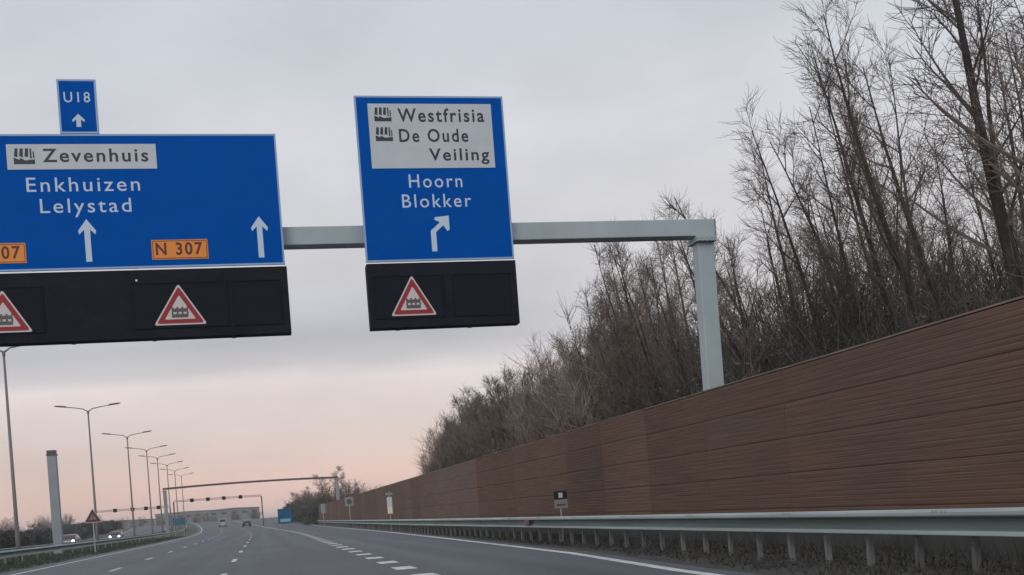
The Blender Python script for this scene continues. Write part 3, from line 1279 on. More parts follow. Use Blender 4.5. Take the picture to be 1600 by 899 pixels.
gs = thing('exit_sign', 'blue exit sign with pale lower panel standing where the lanes part', 'road sign', (3.9, 200, gz(200)))
mb = MB()
mb.box(-1.2, 1.2, 0, 0.06, 0.6, 3.2)
gp = mb.build('panel', mat('sign_blue_faded', (0.018, 0.10, 0.21), 0.6, spec=0.1), gs)
mb = MB()
mb.box(-0.85, 0.9, -0.008, -0.002, 0.9, 1.45)
mb.build('lower_panel', mat('sign_pale_blue', (0.22, 0.38, 0.52), 0.6), gs)
for x in (-0.9, 0.9):
    mb = MB()
    mb.tube([Vector((x, 0.13, -0.1)), Vector((x, 0.13, 3.1))], [0.06, 0.06], 8)
    mb.build('pole', M['steel'], gs)

b2 = thing('roadside_sign', 'small blue green sign on the grass at the foot of the distant gantry', 'road sign', (-12.9, 185, gz(185)))
mb = MB()
mb.box(-0.95, 0.95, 0, 0.05, 1.7, 2.8)
mb.build('panel', mat('sign_teal', (0.03, 0.13, 0.19), 0.5), b2)
for x in (-0.7, 0.7):
    mb = MB()
    mb.tube([Vector((x, 0.11, -0.1)), Vector((x, 0.11, 2.7))], [0.05, 0.05], 8)
    mb.build('pole', M['steel'], b2)


# ------------------------------------------------------------------ lamp posts
def lamp_post():
    t = thing('street_lamp', '', 'street lamp', (0, 0, 0), 'double-armed lamps along the median')
    H = 12.0
    mb = MB()
    mb.tube([Vector((0, 0, -0.1)), Vector((0, 0, 1.2)), Vector((0, 0, H - 0.25))], [0.125, 0.115, 0.06], 10)
    mb.build('pole', M['pole'], t, smooth=True)
    mb = MB()
    mb.tube([Vector((0, 0, H - 0.3)), Vector((0, 0, H - 0.1)), Vector((0, 0, H))], [0.085, 0.09, 0.07], 10)
    mb.build('collar', M['pole'], t)
    for s in (-1, 1):
        mb = MB()
        mb.tube([Vector((0.03 * s, 0, H - 0.08)), Vector((0.35 * s, 0, H + 0.16)), Vector((1.1 * s, 0, H + 0.30)), Vector((2.05 * s, 0, H + 0.42))], [0.045, 0.042, 0.038, 0.035], 8)
        mb.build('arm', M['pole'], t, smooth=True)
        mb = MB()
        a, b = 1.75, 2.75
        z = H + 0.44
        prof = [(a, z - 0.02), (a + 0.15, z - 0.045), (b - 0.1, z + 0.045), (b, z + 0.085), (b - 0.12, z + 0.125), (a + 0.25, z + 0.07), (a, z + 0.025)]
        prof = [(x * s, zz) for x, zz in prof]
        if s < 0:
            prof = prof[::-1]
        mb.prism_y(prof, -0.14, 0.14)
        h = mb.build('lamp_head', M['darksteel'], t, bevel=0.015)
        mb = MB()
        p2 = [((a + 0.3) * s, z - 0.052), ((b - 0.2) * s, z + 0.008), ((b - 0.2) * s, z + 0.018), ((a + 0.3) * s, z - 0.040)]
        if s < 0:
            p2 = p2[::-1]
        mb.prism_y(p2, -0.10, 0.10)
        mb.build('lens', M['lampglass'], h)
    return t


LAMP_LABELS = [
    'nearest double-armed lamp post, its top hidden behind the long black signal board',
    'double-armed lamp post directly right of the thick grey column',
    'double-armed lamp post, the third along the median counting from the camera',
    'double-armed lamp post, the fourth along the median counting from the camera',
    'double-armed lamp post just nearer than the distant empty gantry, fifth along the median',
    'double-armed lamp post just beyond the distant empty gantry, sixth along the median',
    'double-armed lamp post, the seventh along the median counting from the camera',
    'double-armed lamp post, the eighth and farthest along the median',
]
lamp0 = lamp_post()
for i, yy in enumerate((68.2, 102.8, 133.2, 157.5, 176, 198, 222, 250)):
    o = lamp0 if i == 0 else copy_tree(lamp0)
    o.location = ((-13.6 if i == 0 else -14.0) + cx(yy) * 0.55, yy, gz(yy))
    o['label'] = LAMP_LABELS[i]

# ------------------------------------------------------------------ thin signal gantries far ahead
def thin_gantry(label, Y, x0, x1, z, xs, where):
    g0 = gz(Y)
    t = thing('signal_gantry', label, 'signal gantry', (x1, Y, g0))
    mb = MB()
    L_ = x0 - x1
    for zz in (z + 0.12, z - 0.16):
        for yy in (-0.2, 0.2):
            mb.tube([Vector((L_, yy, zz)), Vector((0, yy, zz))], [0.045, 0.045], 5)
    n = int(-L_ / 0.9)
    for k in range(n):
        xa, xb = L_ * k / n, L_ * (k + 1) / n
        for yy in (-0.2, 0.2):
            mb.tube([Vector((xa, yy, z - 0.16)), Vector((xb, yy, z + 0.12))], [0.025, 0.025], 4)
    mb.build('truss', M['darksteel'], t)
    for x in (L_, 0):
        mb = MB()
        mb.box(x - 0.14, x + 0.14, -0.18, 0.18, -0.1, z - 0.2)
        mb.build('post', M['darksteel'], t)
    for i, x in enumerate(xs):
        s = thing('lane_signal', 'small dark lane signal, %s on the thin gantry over the %s' % (('leftmost', 'second from left', 'third from left', 'rightmost')[i], where), 'lane signal', (x, Y - 0.3, g0 + z - 0.55), 'lane signals on the far gantries')
        mb = MB()
        mb.box(-0.40, 0.40, 0, 0.25, 0.12, 0.88)
        mb.build('housing', M['black'], s, bevel=0.03)
        mb = MB()
        mb.box(-0.32, 0.32, -0.012, -0.002, 0.18, 0.82)
        mb.build('screen', M['module'], s)
        mb = MB()
        mb.box(-0.42, 0.42, -0.2, -0.014, 0.885, 0.91)
        mb.build('hood', M['darksteel'], s)
    return t


thin_gantry('thin truss gantry with lane signals over the main carriageway far ahead', 255, -18.6, 0.2, 7.2 - gz(255), (-14.7, -11.3, -7.9, -4.3), 'main carriageway')
thin_gantry('thin truss gantry with lane signals over the opposite carriageway far left', 255, -35.0, -19.4, 6.15 - gz(255), (-30.8, -27.2, -24.4, -21.8), 'opposite carriageway')


# ------------------------------------------------------------------ cars
def car(label, loc, rz, paint, lit=False, van=False):
    t = thing('car', label, 'van' if van else 'car', loc)
    t.rotation_euler = (0, 0, rz)
    hw = 0.9
    top = 1.95 if van else 1.47
    if van:
        low = [(-2.35, 0.30), (2.35, 0.30), (2.42, 0.55), (2.38, 0.95), (1.70, 1.12), (-2.40, 1.12), (-2.42, 0.55)]
        cab = [(1.75, 1.12), (1.10, top), (-2.25, top), (-2.40, 1.12)]
    else:
        low = [(-2.10, 0.28), (2.12, 0.28), (2.18, 0.5), (2.10, 0.78), (1.10, 0.95), (-2.05, 0.98), (-2.15, 0.6)]
        cab = [(1.15, 0.95), (0.35, top - 0.04), (-0.3, top), (-1.35, top - 0.06), (-2.0, 0.98)]
    mb = MB()
    mb.prism_x([(y, z) for y, z in low], -hw, hw)
    n = len(cab)
    tw = 0.66
    vs = []
    for s in (-1, 1):
        for y, z in cab:
            w = hw - 0.03 if z < 1.15 else tw + 0.06
            vs.append((s * w, y, z - (0.001 if z < 1.15 else 0)))
    fs = [tuple(range(n)), tuple(reversed(range(n, 2 * n)))]
    for i in range(n):
        j = (i + 1) % n
        fs.append((j, i, n + i, n + j))
    mb.add(vs, fs)
    mb.build('body', paint, t, bevel=0.05)
    zb, zt = (1.20, top - 0.14) if van else (1.02, top - 0.12)
    for s in (1, -1):     # side glass
        mb = MB()
        xa, xb = s * (hw - 0.045), s * (tw + 0.10)
        f0, f1, r0, r1 = ((1.45, 1.02, -2.1, -2.05) if van else (0.90, 0.40, -1.75, -1.25))
        mb.add([(xa + 0.025 * s, r0, zb), (xa + 0.025 * s, f0, zb), (xb + 0.025 * s, f1, zt), (xb + 0.025 * s, r1, zt),
                (xa - 0.02 * s, r0, zb), (xa - 0.02 * s, f0, zb), (xb - 0.02 * s, f1, zt), (xb - 0.02 * s, r1, zt)],
               [(0, 1, 2, 3), (7, 6, 5, 4), (0, 4, 5, 1), (1, 5, 6, 2), (2, 6, 7, 3), (3, 7, 4, 0)])
        mb.build('window', M['glass'], t)
    for (ya, za, yb, zbb, nm) in (((1.72, 1.18, 1.17, top - 0.10, 'windscreen') if van else (1.07, 1.02, 0.43, top - 0.09, 'windscreen')),
                                  ((-2.40, 1.22, -2.30, top - 0.12, 'rear_window') if van else (-1.98, 1.04, -1.45, top - 0.12, 'rear_window'))):
        o = 0.045 if ya > 0 else -0.045
        mb = MB()
        mb.add([(-0.74, ya + o, za), (0.74, ya + o, za), (0.62, yb + o, zbb), (-0.62, yb + o, zbb),
                (-0.74, ya - o, za), (0.74, ya - o, za), (0.62, yb - o, zbb), (-0.62, yb - o, zbb)],
               [(0, 1, 2, 3), (7, 6, 5, 4), (0, 4, 5, 1), (1, 5, 6, 2), (2, 6, 7, 3), (3, 7, 4, 0)])
        mb.build(nm, M['glass'], t)
    for s in (-1, 1):
        for y in (1.35, -1.35):
            mb = MB()
            mb.tube([Vector((s * 0.68, y, 0.32)), Vector((s * 0.905, y, 0.32))], [0.32, 0.32], 16)
            w = mb.build('wheel', M['tyre'], t)
            mb = MB()
            mb.tube([Vector((s * 0.90, y, 0.32)), Vector((s * 0.915, y, 0.32))], [0.2, 0.2], 12)
            mb.build('rim', M['rim'], w)
        fy = 2.40 if van else 2.13
        mb = MB()
        if lit:
            mb.tube([Vector((s * 0.66, fy - 0.1, 0.66)), Vector((s * 0.66, fy + 0.06, 0.66))], [0.17, 0.15], 12)
        else:
            mb.box(s * 0.66 - 0.17, s * 0.66 + 0.17, fy - 0.12, fy + 0.03, 0.6, 0.74)
        mb.build('headlight', M['headlight'] if lit else M['lampglass'], t)
        ry = -2.44 if van else -2.12
        mb = MB()
        mb.box(s * 0.72 - 0.11, s * 0.72 + 0.11, ry - 0.03, ry + 0.12, 0.72, 1.0 if van else 0.9)
        mb.build('taillight', M['taillight'], t)
    mb = MB()
    mb.box(-0.26, 0.26, (-2.47 if van else -2.19), (-2.44 if van else -2.16), 0.5, 0.61)
    mb.build('number_plate', M['yellow'], t)
    return t


car('small dark car driving away in the lane left of the far exit sign', (-3.5, 258, gz(258)), rad(3), M['carblack'])
car('silver grey van driving away in the middle lane far ahead', (-9.8, 290, gz(290)), rad(4), M['carsilver'], van=True)
car('oncoming car with lit headlights seen through the pole of the red warning triangle', (-22.2, 140, 0), rad(180), M['cargrey'], lit=True)
car('oncoming dark car with lit headlights, farther off along the opposite carriageway', (-22.6, 186, gz(186) + 0.0), rad(180), M['carblack'], lit=True)


# ------------------------------------------------------------------ trees
def rot_from(d, ang, az):
    a = d.orthogonal().normalized()
    b = d.cross(a)
    s = a * math.cos(az) + b * math.sin(az)
    return (d * math.cos(ang) + s * math.sin(ang)).normalized()


def limb(rng, p, d, L, seg, wig, up):
    pts = [p.copy()]
    n = max(2, int(L / seg + 0.5))
    for i in range(n):
        d = (d + Vector((rng.uniform(-wig, wig), rng.uniform(-wig, wig), rng.uniform(-wig, wig) + up))).normalized()
        pts.append(pts[-1] + d * (L / n))
    return pts


def along(pts, t):
    n = len(pts) - 1
    k = min(n - 1, int(t * n))
    u = t * n - k
    return pts[k].lerp(pts[k + 1], u), (pts[k + 1] - pts[k]).normalized()


def grow_tree(seed, stems=2, H=11.0, n1=26, n2=8, n3=7, low=0.28, r0=0.13, spread=1.0, tw=1.0):
    rng = random.Random(seed)
    tr, cr_ = MB(), MB()
    base = []
    if stems == 1:
        base.append((Vector((0, 0, -0.3)), Vector((rng.uniform(-.06, .06), rng.uniform(-.06, .06), 1)).normalized(), H, r0))
    else:
        for s in range(stems):
            az = 6.28 * s / stems + rng.uniform(-.5, .5)
            k = rng.uniform(0.10, 0.24)
            base.append((Vector((math.cos(az) * 0.08, math.sin(az) * 0.08, -0.3)), Vector((math.cos(az) * k, math.sin(az) * k, 1)).normalized(), H * rng.uniform(0.82, 1.0), r0 * rng.uniform(0.7, 0.95)))
    for p, d, L, r in base:
        pts = limb(rng, p, d, L, 0.8, 0.045, 0.015)
        n = len(pts)
        tr.tube(pts, [max(0.012, r * (1 - i / (n - 1)) ** 0.8) for i in range(n)], 7)
        for k in range(n1):
            t = low + (0.985 - low) * (k + rng.random()) / n1
            q, dd = along(pts, t)
            l1 = (0.65 + (1 - t) * 3.0 * spread) * rng.uniform(0.5, 1.15)
            if t < 0.38:
                l1 *= rng.uniform(0.3, 0.8)
            d1 = rot_from(dd, rad(rng.uniform(24, 50)), rng.uniform(0, 6.28))
            p1 = limb(rng, q, d1, l1, 0.35, 0.11, 0.08)
            r1 = min(0.5 * r * (1 - t) + 0.012, 0.014 + 0.010 * l1)
            cr_.tube(p1, [max(0.006, r1 * (1 - 0.85 * i / (len(p1) - 1))) for i in range(len(p1))], 4, False)
            m = max(3, int(n2 * (0.5 + l1 / 3.0)))
            for j in range(m):
                t2 = 0.18 + 0.80 * (j + rng.random()) / m
                q2, dd2 = along(p1, t2)
                l2 = (0.25 + 0.42 * l1 * (1 - t2)) * rng.uniform(0.6, 1.3)
                d2 = rot_from(dd2, rad(rng.uniform(25, 60)), rng.uniform(0, 6.28))
                p2 = limb(rng, q2, d2, l2, 0.3, 0.14, 0.08)
                cr_.tube(p2, [0.0075 * tw * (1 - 0.6 * i / (len(p2) - 1)) for i in range(len(p2))], 3, False)
                for i in range(n3):
                    t3 = 0.2 + 0.8 * (i + rng.random()) / n3
                    q3, dd3 = along(p2, min(t3, 0.99))
                    l3 = rng.uniform(0.10, 0.33)
                    d3 = rot_from(dd3, rad(rng.uniform(20, 55)), rng.uniform(0, 6.28))
                    e3 = q3 + d3 * l3
                    e4 = e3 + (d3 + Vector((rng.uniform(-.3, .3), rng.uniform(-.3, .3), 0.25))).normalized() * l3 * 0.7
                    cr_.tube([q3, e3, e4], [0.0045 * tw, 0.0038 * tw, 0.0025 * tw], 3, False)
    return tr, cr_


TREES = []
for i in range(9):
    a, b = grow_tree(100 + i, stems=(1, 2, 2, 1, 3, 2, 1, 2, 3)[i], n1=(27, 19, 19, 27, 15, 19, 26, 18, 15)[i], spread=(1.0, .8, .9, .85, .75, .8, 1.05, .9, .7)[i])
    TREES.append((a.mesh('trunk', M['bark'], True), b.mesh('crown', M['twig'])))

for i in range(2):
    a, b = grow_tree(200 + i, stems=3, n1=22, n2=9, n3=7, spread=0.62, tw=1.7, low=0.2, r0=0.09)
    TREES.append((a.mesh('trunk', M['bark'], True), b.mesh('crown', (M['shrubtwig'], M['palebark'])[i])))
FAR_A, FAR_B = grow_tree(190, stems=3, n1=22, spread=1.25, tw=2.0, r0=0.13)
TREES.append((FAR_A.mesh('trunk', M['bark'], True), FAR_B.mesh('crown', M['shrubtwig'])))


def grow_shrub(seed, H=7.0, stems=11, m=None):
    rng = random.Random(seed)
    mb = MB()
    for s in range(stems):
        az = rng.uniform(0, 6.28)
        k = rng.uniform(0.02, 0.42)
        p = Vector((math.cos(az) * rng.uniform(0, .5), math.sin(az) * rng.uniform(0, .5), -0.2))
        L = H * rng.uniform(0.6, 1.0)
        pts = limb(rng, p, Vector((math.cos(az) * k, math.sin(az) * k, 1)).normalized(), L, 0.7, 0.06, 0.03)
        n = len(pts)
        r = rng.uniform(0.014, 0.034)
        mb.tube(pts, [max(0.006, r * (1 - i / (n - 1))) for i in range(n)], 5, False)
        for k1 in range(20):
            t = 0.12 + 0.86 * (k1 + rng.random()) / 20
            q, dd = along(pts, t)
            l1 = rng.uniform(0.35, 1.5) * (1.15 - t * 0.7)
            p1 = limb(rng, q, rot_from(dd, rad(rng.uniform(18, 50)), rng.uniform(0, 6.28)), l1, 0.35, 0.12, 0.09)
            mb.tube(p1, [max(0.004, 0.012 * (1 - i / (len(p1) - 1))) for i in range(len(p1))], 3, False)
            for j in range(6):
                q2, dd2 = along(p1, 0.15 + 0.8 * (j + rng.random()) / 6)
                d2 = rot_from(dd2, rad(rng.uniform(18, 50)), rng.uniform(0, 6.28))
                l2 = rng.uniform(0.2, 0.6)
                mb.tube([q2, q2 + d2 * l2, q2 + d2 * l2 + (d2 + Vector((0, 0, .35))).normalized() * l2 * .6], [0.006, 0.005, 0.003], 3, False)
    return mb


SHRUBS = [grow_shrub(300 + i).mesh('shrub', M['shrubtwig']) for i in range(5)]
DARKS = [grow_shrub(320 + i).mesh('shrub', M['darktwig']) for i in range(4)]
PALES = [grow_shrub(340 + i, stems=8).mesh('shrub', M['palebark']) for i in range(2)]


def grow_bush(seed):
    """leafy evergreen bush: leaf clumps on short stems, uneven"""
    rng = random.Random(seed)
    mb = MB()
    for c in range(34):
        az = rng.uniform(0, 6.28)
        rr = rng.random() ** 0.6 * 1.5
        c0 = Vector((math.cos(az) * rr, math.sin(az) * rr, rng.uniform(0.1, 2.7 - rr * 0.7)))
        s = rng.uniform(0.25, 0.6)
        for i in range(46):
            d = Vector((rng.gauss(0, 1), rng.gauss(0, 1), rng.gauss(0, 1))).normalized() * s * rng.random() ** 0.4
            q = c0 + d
            a = Vector((rng.gauss(0, 1), rng.gauss(0, 1), rng.gauss(0, .6))).normalized() * rng.uniform(0.06, 0.13)
            b = a.orthogonal().normalized() * rng.uniform(0.03, 0.07)
            mb.add([tuple(q - a), tuple(q + b), tuple(q + a), tuple(q - b)], [(0, 1, 2, 3)])
    return mb


BUSH = [grow_bush(400 + i).mesh('bush', M['evergreen']) for i in range(3)]


def place_tree(i, x, y, h, lean, rz, label, group=None, z=None, parts=True, sx=1.0, fwd=0.0):
    t = thing('bare_tree', label, 'tree', (x, y, gz(y) - 0.05 if z is None else z), group)
    t.rotation_mode = 'XYZ'
    R = Matrix.Rotation(-lean, 4, 'Y') @ Matrix.Rotation(fwd, 4, 'X') @ Matrix.Rotation(rz, 4, 'Z')
    t.rotation_euler = R.to_euler()
    s = h / 11.0
    t.scale = (s * sx, s * sx, s)
    for nm, me in (('trunk', TREES[int(i)][0]), ('crown', TREES[int(i)][1])):
        o = bpy.data.objects.new(nm, me)
        COL.objects.link(o)
        o.parent = t
    return t


PROM = [
    (1, 15.4, 28.4, 10.2, 13, 0.3, 1.0, 'slender bare forked tree leaning left just right of the gantry post'),
    (3, 15.85, 23.2, 10.9, 16, 1.3, 0.95, 'bare tree with one dark leaning trunk and fan-shaped top standing clear of the others'),
    (0, 18.6, 26.3, 11.2, 16, 2.1, 0.9, 'bare tree with thin leaning trunk just right of the fan-topped tree'),
    (6, 15.4, 21.1, 11.0, 10.5, 0.8, 0.95, 'tall bare tree with long slim trunk and airy top, left of the thickest dark trunks'),
    (2, 15.6, 20.6, 11.8, 8, 2.7, 1.0, 'tall bare forked tree leaving the top of the photo, left of the thickest dark trunk'),
    (3, 14.4, 18.4, 12.5, 5, 4.0, 1.2, 'bare tree with the thickest dark trunk, near the right edge of the photo'),
    (0, 14.1, 16.6, 13.0, 4, 5.0, 1.1, 'tall bare tree cut by the right edge of the photo'),
    (5, 16.4, 38.8, 11.6, 9, 0.4, 1.0, 'bushy bare tree rising behind the right end of the gantry beam'),
    (7, 15.6, 32.8, 10.4, 9, 1.9, 1.0, 'bare tree behind the gantry post, its top just above the end of the beam'),
    (4, 16.6, 27.7, 11.2, 12, 3.3, 1.0, 'bare forked tree between the gantry post and the fan-topped tree'),
    (8, 17.8, 31.8, 11.6, 11, 2.2, 1.0, 'bare many-stemmed tree behind the forked trees right of the gantry post'),
]
for i, x, y, h, lean, rz, sx, label in PROM:
    place_tree(i, x, y, h * 1.06, rad(lean), rz, label, sx=sx)

S_TAB = [(1.0, .80), (1.6, .78), (2.0, .74), (2.35, .70), (2.75, .68), (2.9, .58), (3.4, .56), (4.4, .54), (5.1, .52), (5.7, .47), (6.35, .38), (6.65, .24), (6.9, .12)]


def sky_slope(q):
    for (a, sa), (b, sb) in zip(S_TAB, S_TAB[1:]):
        if q <= b:
            return sa + (sb - sa) * max(0.0, (q - a) / (b - a))
    return 0


rng = random.Random(77)
GT = 'bare trees crowded in the wood behind the timber barrier'
placed = [(p[1], p[2]) for p in PROM]
n = 0
tries = 0
while n < 84 and tries < 8000:
    tries += 1
    x = 13.0 + 30 * rng.random() ** 1.4
    q = rng.uniform(1.15, 6.2) if rng.random() < 0.5 else rng.uniform(1.15, 3.0)
    y = q * x
    cap = EYE + x * sky_slope(q) * rng.uniform(0.70, 0.98)
    if cap < 6.5 or y > 190 or any((x - a) ** 2 + (y - b) ** 2 < 1.8 for a, b in placed):
        continue
    h = min(cap, rng.uniform(11, 15.5))
    if q > 2.9 and x < 20 and rng.random() < 0.6:
        continue
    if q < 2.75 and (x < 17 or rng.random() < 0.25):
        continue
    placed.append((x, y))
    place_tree(rng.randrange(9), x, y, h, rad(rng.gauss(7, 5)), rng.uniform(0, 6.28), 'bare tree in the crowd of thin trunks behind the timber barrier', GT, sx=rng.uniform(0.85, 1.1))
    n += 1

n = 0
while n < 11:      # the taller trees showing over the beam
    x = rng.uniform(14.0, 19.0)
    q = rng.uniform(2.28, 2.98)
    if any((x - a) ** 2 + (q * x - b) ** 2 < 1.0 for a, b in placed):
        continue
    placed.append((x, q * x))
    place_tree((1, 2, 5, 7, 4, 8)[n % 6], x, q * x, EYE + x * (0.70 - 0.10 * max(0, q - 2.6) / 0.38) * rng.uniform(0.86, 1.02), rad(rng.gauss(5, 3)), rng.uniform(0, 6.28),
               'bare upright tree in the cluster showing above and behind the gantry beam end', 'bare trees clustered behind the end of the gantry beam')
    n += 1

GM = 'slim bare trees of the far half of the wood'
n = 0
while n < 52:
    x = 12.8 + 11 * rng.random()
    q = rng.uniform(2.85, 6.55)
    cap = EYE + x * sky_slope(q) * rng.uniform(0.82, 1.08)
    if q * x > 150 or cap < 3.5 or any((x - a) ** 2 + (q * x - b) ** 2 < 1.0 for a, b in placed):
        continue
    placed.append((x, q * x))
    place_tree(9 + (rng.random() < 0.3), x, q * x, cap, rad(rng.gauss(1, 3)), rng.uniform(0, 6.28), 'slim bare tree in the lower far half of the wood, left of the gantry post', GM, sx=rng.uniform(0.9, 1.2))
    n += 1

GS = 'bare shrubs along the foot of the wood'
n = 0
while n < 220:
    x = 12.6 + 24 * rng.random() ** (1.6 if n < 165 else 0.8)
    q = 1.05 + 5.7 * rng.random() ** 0.8 if n < 165 else rng.uniform(1.05, 2.9)
    y = q * x
    cap = EYE + x * sky_slope(q) * rng.uniform(0.70, 1.08)
    if q < 2.75:
        cap = EYE + x * rng.uniform(0.25, 0.46)
    if y > 150 or cap < 2.5 or (q < 2.75 and x < 15.2):
        continue
    h = min(cap, rng.uniform(6.5, 12))
    pale = q > 3.0 and rng.random() < 0.42
    o = bpy.data.objects.new('bare_shrub', rng.choice(PALES if pale else (DARKS if q < 2.85 else SHRUBS)))
    COL.objects.link(o)
    o.location = (x, y, gz(y))
    s = h / 7.0
    w = s * rng.uniform(0.9, 1.3) if h < 9 else s
    o.scale = (w, w, s)
    o.rotation_euler = (rng.uniform(-.08, .08), rng.uniform(-.08, .08), rng.uniform(0, 6.28))
    if q < 2.85 and not pale:
        tag(o, 'dark bare shrub among the trunks of the near half of the wood', 'shrub', 'dark shrubs among the near trunks')
    elif pale:
        tag(o, 'pale twiggy shrub among the brown shrubs behind the timber barrier', 'shrub', 'pale shrubs along the foot of the wood')
    else:
        tag(o, 'bare brown many-stemmed shrub massed with others in the far half of the wood', 'shrub', GS)
    n += 1

# tangled undergrowth with ivy
mbt, mbl = MB(), MB()
for i in range(22000):
    x = 12.0 + 20 * rng.random() ** 1.5
    q = 1.0 + 5.7 * rng.random()
    y = q * x
    cap = EYE + x * sky_slope(q) * 0.85
    zt = min(cap, 3.0 + (x - 11) * 0.28 + rng.uniform(-0.6, 1.6))
    z = rng.uniform(1.5, max(1.8, zt))
    p = Vector((x, y, z))
    d = Vector((rng.gauss(0, .45), rng.gauss(0, .45), 1)).normalized()
    L = min(rng.uniform(0.7, 1.9), max(0.3, cap - z))
    mbt.tube([p, p + d * L * .5, p + d * L + Vector((rng.uniform(-.2, .2), rng.uniform(-.2, .2), 0))], [0.009, 0.007, 0.003], 3, False)
for c in range(800):
    x = 11.6 + 17 * rng.random() ** 1.5
    q = 1.0 + 5.6 * rng.random()
    y = q * x
    cap = EYE + x * sky_slope(q) * 0.6
    z = rng.uniform(1.8, max(2.0, min(cap, 3.2 + (x - 11) * 0.25)))
    s = rng.uniform(0.35, 0.9)
    for i in range(55):
        v = Vector((rng.gauss(0, s * .6), rng.gauss(0, s * .6), rng.gauss(0, s)))
        qv = Vector((x, y, z)) + v
        if qv.x < 10.6:
            continue
        a = Vector((rng.gauss(0, 1), rng.gauss(0, 1), rng.gauss(0, 1))).normalized() * rng.uniform(0.04, 0.08)
        b = a.orthogonal().normalized() * rng.uniform(0.03, 0.06)
        mbl.add([tuple(qv - a), tuple(qv + b), tuple(qv + a), tuple(qv - b)], [(0, 1, 2, 3)])
tag(mbt.build('undergrowth', M['bark']), 'tangled brown undergrowth filling the foot of the wood behind the timber barrier', 'undergrowth', kind='stuff')
tag(mbl.build('ivy', M['ivy']), 'dark green ivy and brambles low among the trunks of the wood', 'ivy', kind='stuff')

# trees and bushes around the far gantry
GF = 'trees beyond the distant gantry'
for i, x, y, h, lab in ((11, 12.4, 205, 10.8, 'small round bare tree standing behind the right post of the distant gantry'),
                        (11, 11.0, 236, 7.5, 'low bare tree left of the round tree behind the distant gantry'),
                        (11, 9.2, 262, 8.5, 'bare bushy tree at the left end of the far clump beside the blue exit sign'),
                        (11, 17.0, 215, 7.6, 'low bare tree right of the round tree behind the distant gantry')):
    place_tree(i, x, y, h, rad(rng.uniform(-2, 2)), rng.uniform(0, 6), lab, GF, sx=1.35)
for k in range(30):
    y = rng.uniform(180, 330)
    x = rng.uniform(10.8, 22) - (y - 180) * 0.026
    o = bpy.data.objects.new('bare_shrub', rng.choice(SHRUBS))
    COL.objects.link(o)
    s = rng.uniform(4.6, 7.8) / 7.0
    o.location = (x, y, gz(y))
    o.scale = (s * 2.2, s * 2.2, s)
    o.rotation_euler = (0, 0, rng.uniform(0, 6.28))
    tag(o, 'bare shrub in the far clump around the right post of the distant gantry', 'shrub', 'shrubs of the far clump')
for k in range(34):
    y = rng.uniform(205, 335)
    x = rng.uniform(10.6, 17) - (y - 180) * 0.03
    o = bpy.data.objects.new('evergreen_bush', rng.choice(BUSH))
    COL.objects.link(o)
    s = rng.uniform(0.9, 2.0)
    o.location = (x, y, gz(y))
    o.scale = (s, s, s * 1.1)
    o.rotation_euler = (0, 0, rng.uniform(0, 6.28))
    tag(o, 'dark leafy bush low in the far clump beside the blue exit sign', 'bush', 'dark bushes of the far clump')

# dark hedge beyond the opposite carriageway
for k in range(120):
    y = 120 + 330 * rng.random()
    x = -35 - rng.random() * 9 + cx(y) - max(0, 200 - y) * 0.05
    o = bpy.data.objects.new('evergreen_bush', rng.choice(BUSH))
    COL.objects.link(o)
    s = rng.uniform(1.0, 1.5)
    o.location = (x, y, gz(y) - 0.2)
    o.scale = (s * 1.5, s * 1.5, s * 1.0)
    o.rotation_euler = (0, 0, rng.uniform(0, 6.28))
    tag(o, 'dark green bush in the dense hedge beyond the opposite carriageway', 'bush', 'bushes of the hedge on the far left')
for k in range(16):
    y = 240 + 260 * rng.random()
    x = -44 - rng.random() * 22 + cx(y)
    o = bpy.data.objects.new('bare_shrub', rng.choice(SHRUBS))
    COL.objects.link(o)
    s = rng.uniform(4.5, 7.5) / 7.0
    o.location = (x, y, gz(y))
    o.scale = (s * 1.8, s * 1.8, s)
    o.rotation_euler = (0, 0, rng.uniform(0, 6.28))
    tag(o, 'small bare reddish shrub showing above the dark hedge on the far left', 'shrub', 'shrubs behind the left hedge')


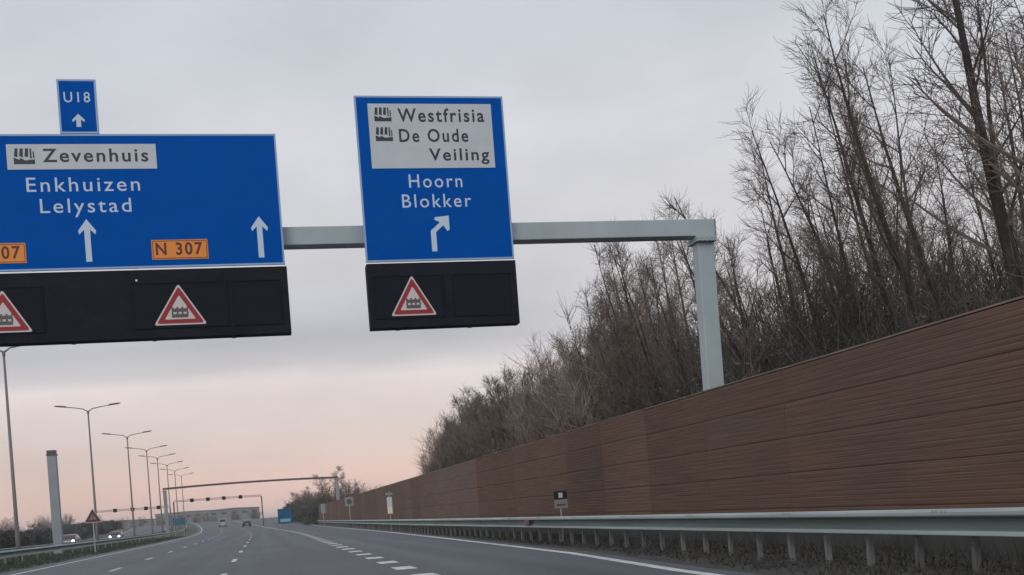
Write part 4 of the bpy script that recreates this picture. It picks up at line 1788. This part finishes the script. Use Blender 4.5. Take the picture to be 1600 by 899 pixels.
# ------------------------------------------------------------------ far halls at the end of the road
def hall(label, x, y, w, d, h, nw, rz=0.0):
    t = thing('industrial_hall', label, 'building', (x, y, gz(y) - 0.2))
    t.rotation_euler = (0, 0, rz)
    mb = MB()
    mb.box(-w / 2, w / 2, 0, d, 0, h)
    wl_ = mb.build('wall', M['hallwall'], t)
    mb = MB()
    mb.prism_y([(-w / 2 - 0.3, h + 0.003), (w / 2 + 0.3, h + 0.003), (w / 2 + 0.3, h + 0.3), (0, h + 0.75), (-w / 2 - 0.3, h + 0.3)], -0.3, d + 0.3)
    mb.build('roof', M['hallroof'], t)
    for i in range(nw):
        xx = -w / 2 + w * (i + 0.5) / nw
        mb = MB()
        mb.box(xx - 1.2, xx + 1.2, -0.06, 0.1, h * 0.62, h * 0.82)
        mb.build('window', M['hallglass'], t)
        if i % 2 == 0:
            mb = MB()
            mb.box(xx - 1.6, xx + 1.6, -0.06, 0.1, 0.05, h * 0.5)
            mb.build('door', M['halldoor'], t)
    return t


hall('long grey industrial hall far ahead above the silver van', -38, 620, 34, 20, 6.6, 7)
hall('grey industrial hall far ahead left of the blue exit sign', -13, 560, 24, 18, 5.8, 5)
hall('low pale industrial hall at the far left end of the road', -78, 640, 38, 20, 4.6, 6)
for k in range(24):
    y = rng.uniform(470, 545)
    x = rng.uniform(-95, 6)
    o = bpy.data.objects.new('bare_shrub', rng.choice(SHRUBS))
    COL.objects.link(o)
    s = rng.uniform(3.0, 5.5) / 7.0
    o.location = (x, y, gz(y))
    o.scale = (s * 2.2, s * 2.2, s)
    o.rotation_euler = (0, 0, rng.uniform(0, 6.28))
    tag(o, 'small bare shrub before the far grey halls at the end of the road', 'shrub', 'shrubs before the far halls')

# ------------------------------------------------------------------ thin evening haze over the whole place
mb = MB()
mb.box(-6100, 6100, -150, 6100, -2.5, 30)
hz = mb.build('haze', M['ground'])
hz.data.materials.clear()
hm = bpy.data.materials.new('haze_air')
hm.use_nodes = True
ht = hm.node_tree
ht.nodes.clear()
ho = nd(ht, 'ShaderNodeOutputMaterial')
hv = nd(ht, 'ShaderNodeVolumePrincipled')
hv.inputs['Color'].default_value = (0.90, 0.91, 0.94, 1)
hv.inputs['Density'].default_value = 0.0003
ht.links.new(hv.outputs[0], ho.inputs['Volume'])
hz.data.materials.append(hm)
tag(hz, 'thin pale haze lying over the road and the far trees', 'haze', kind='stuff')
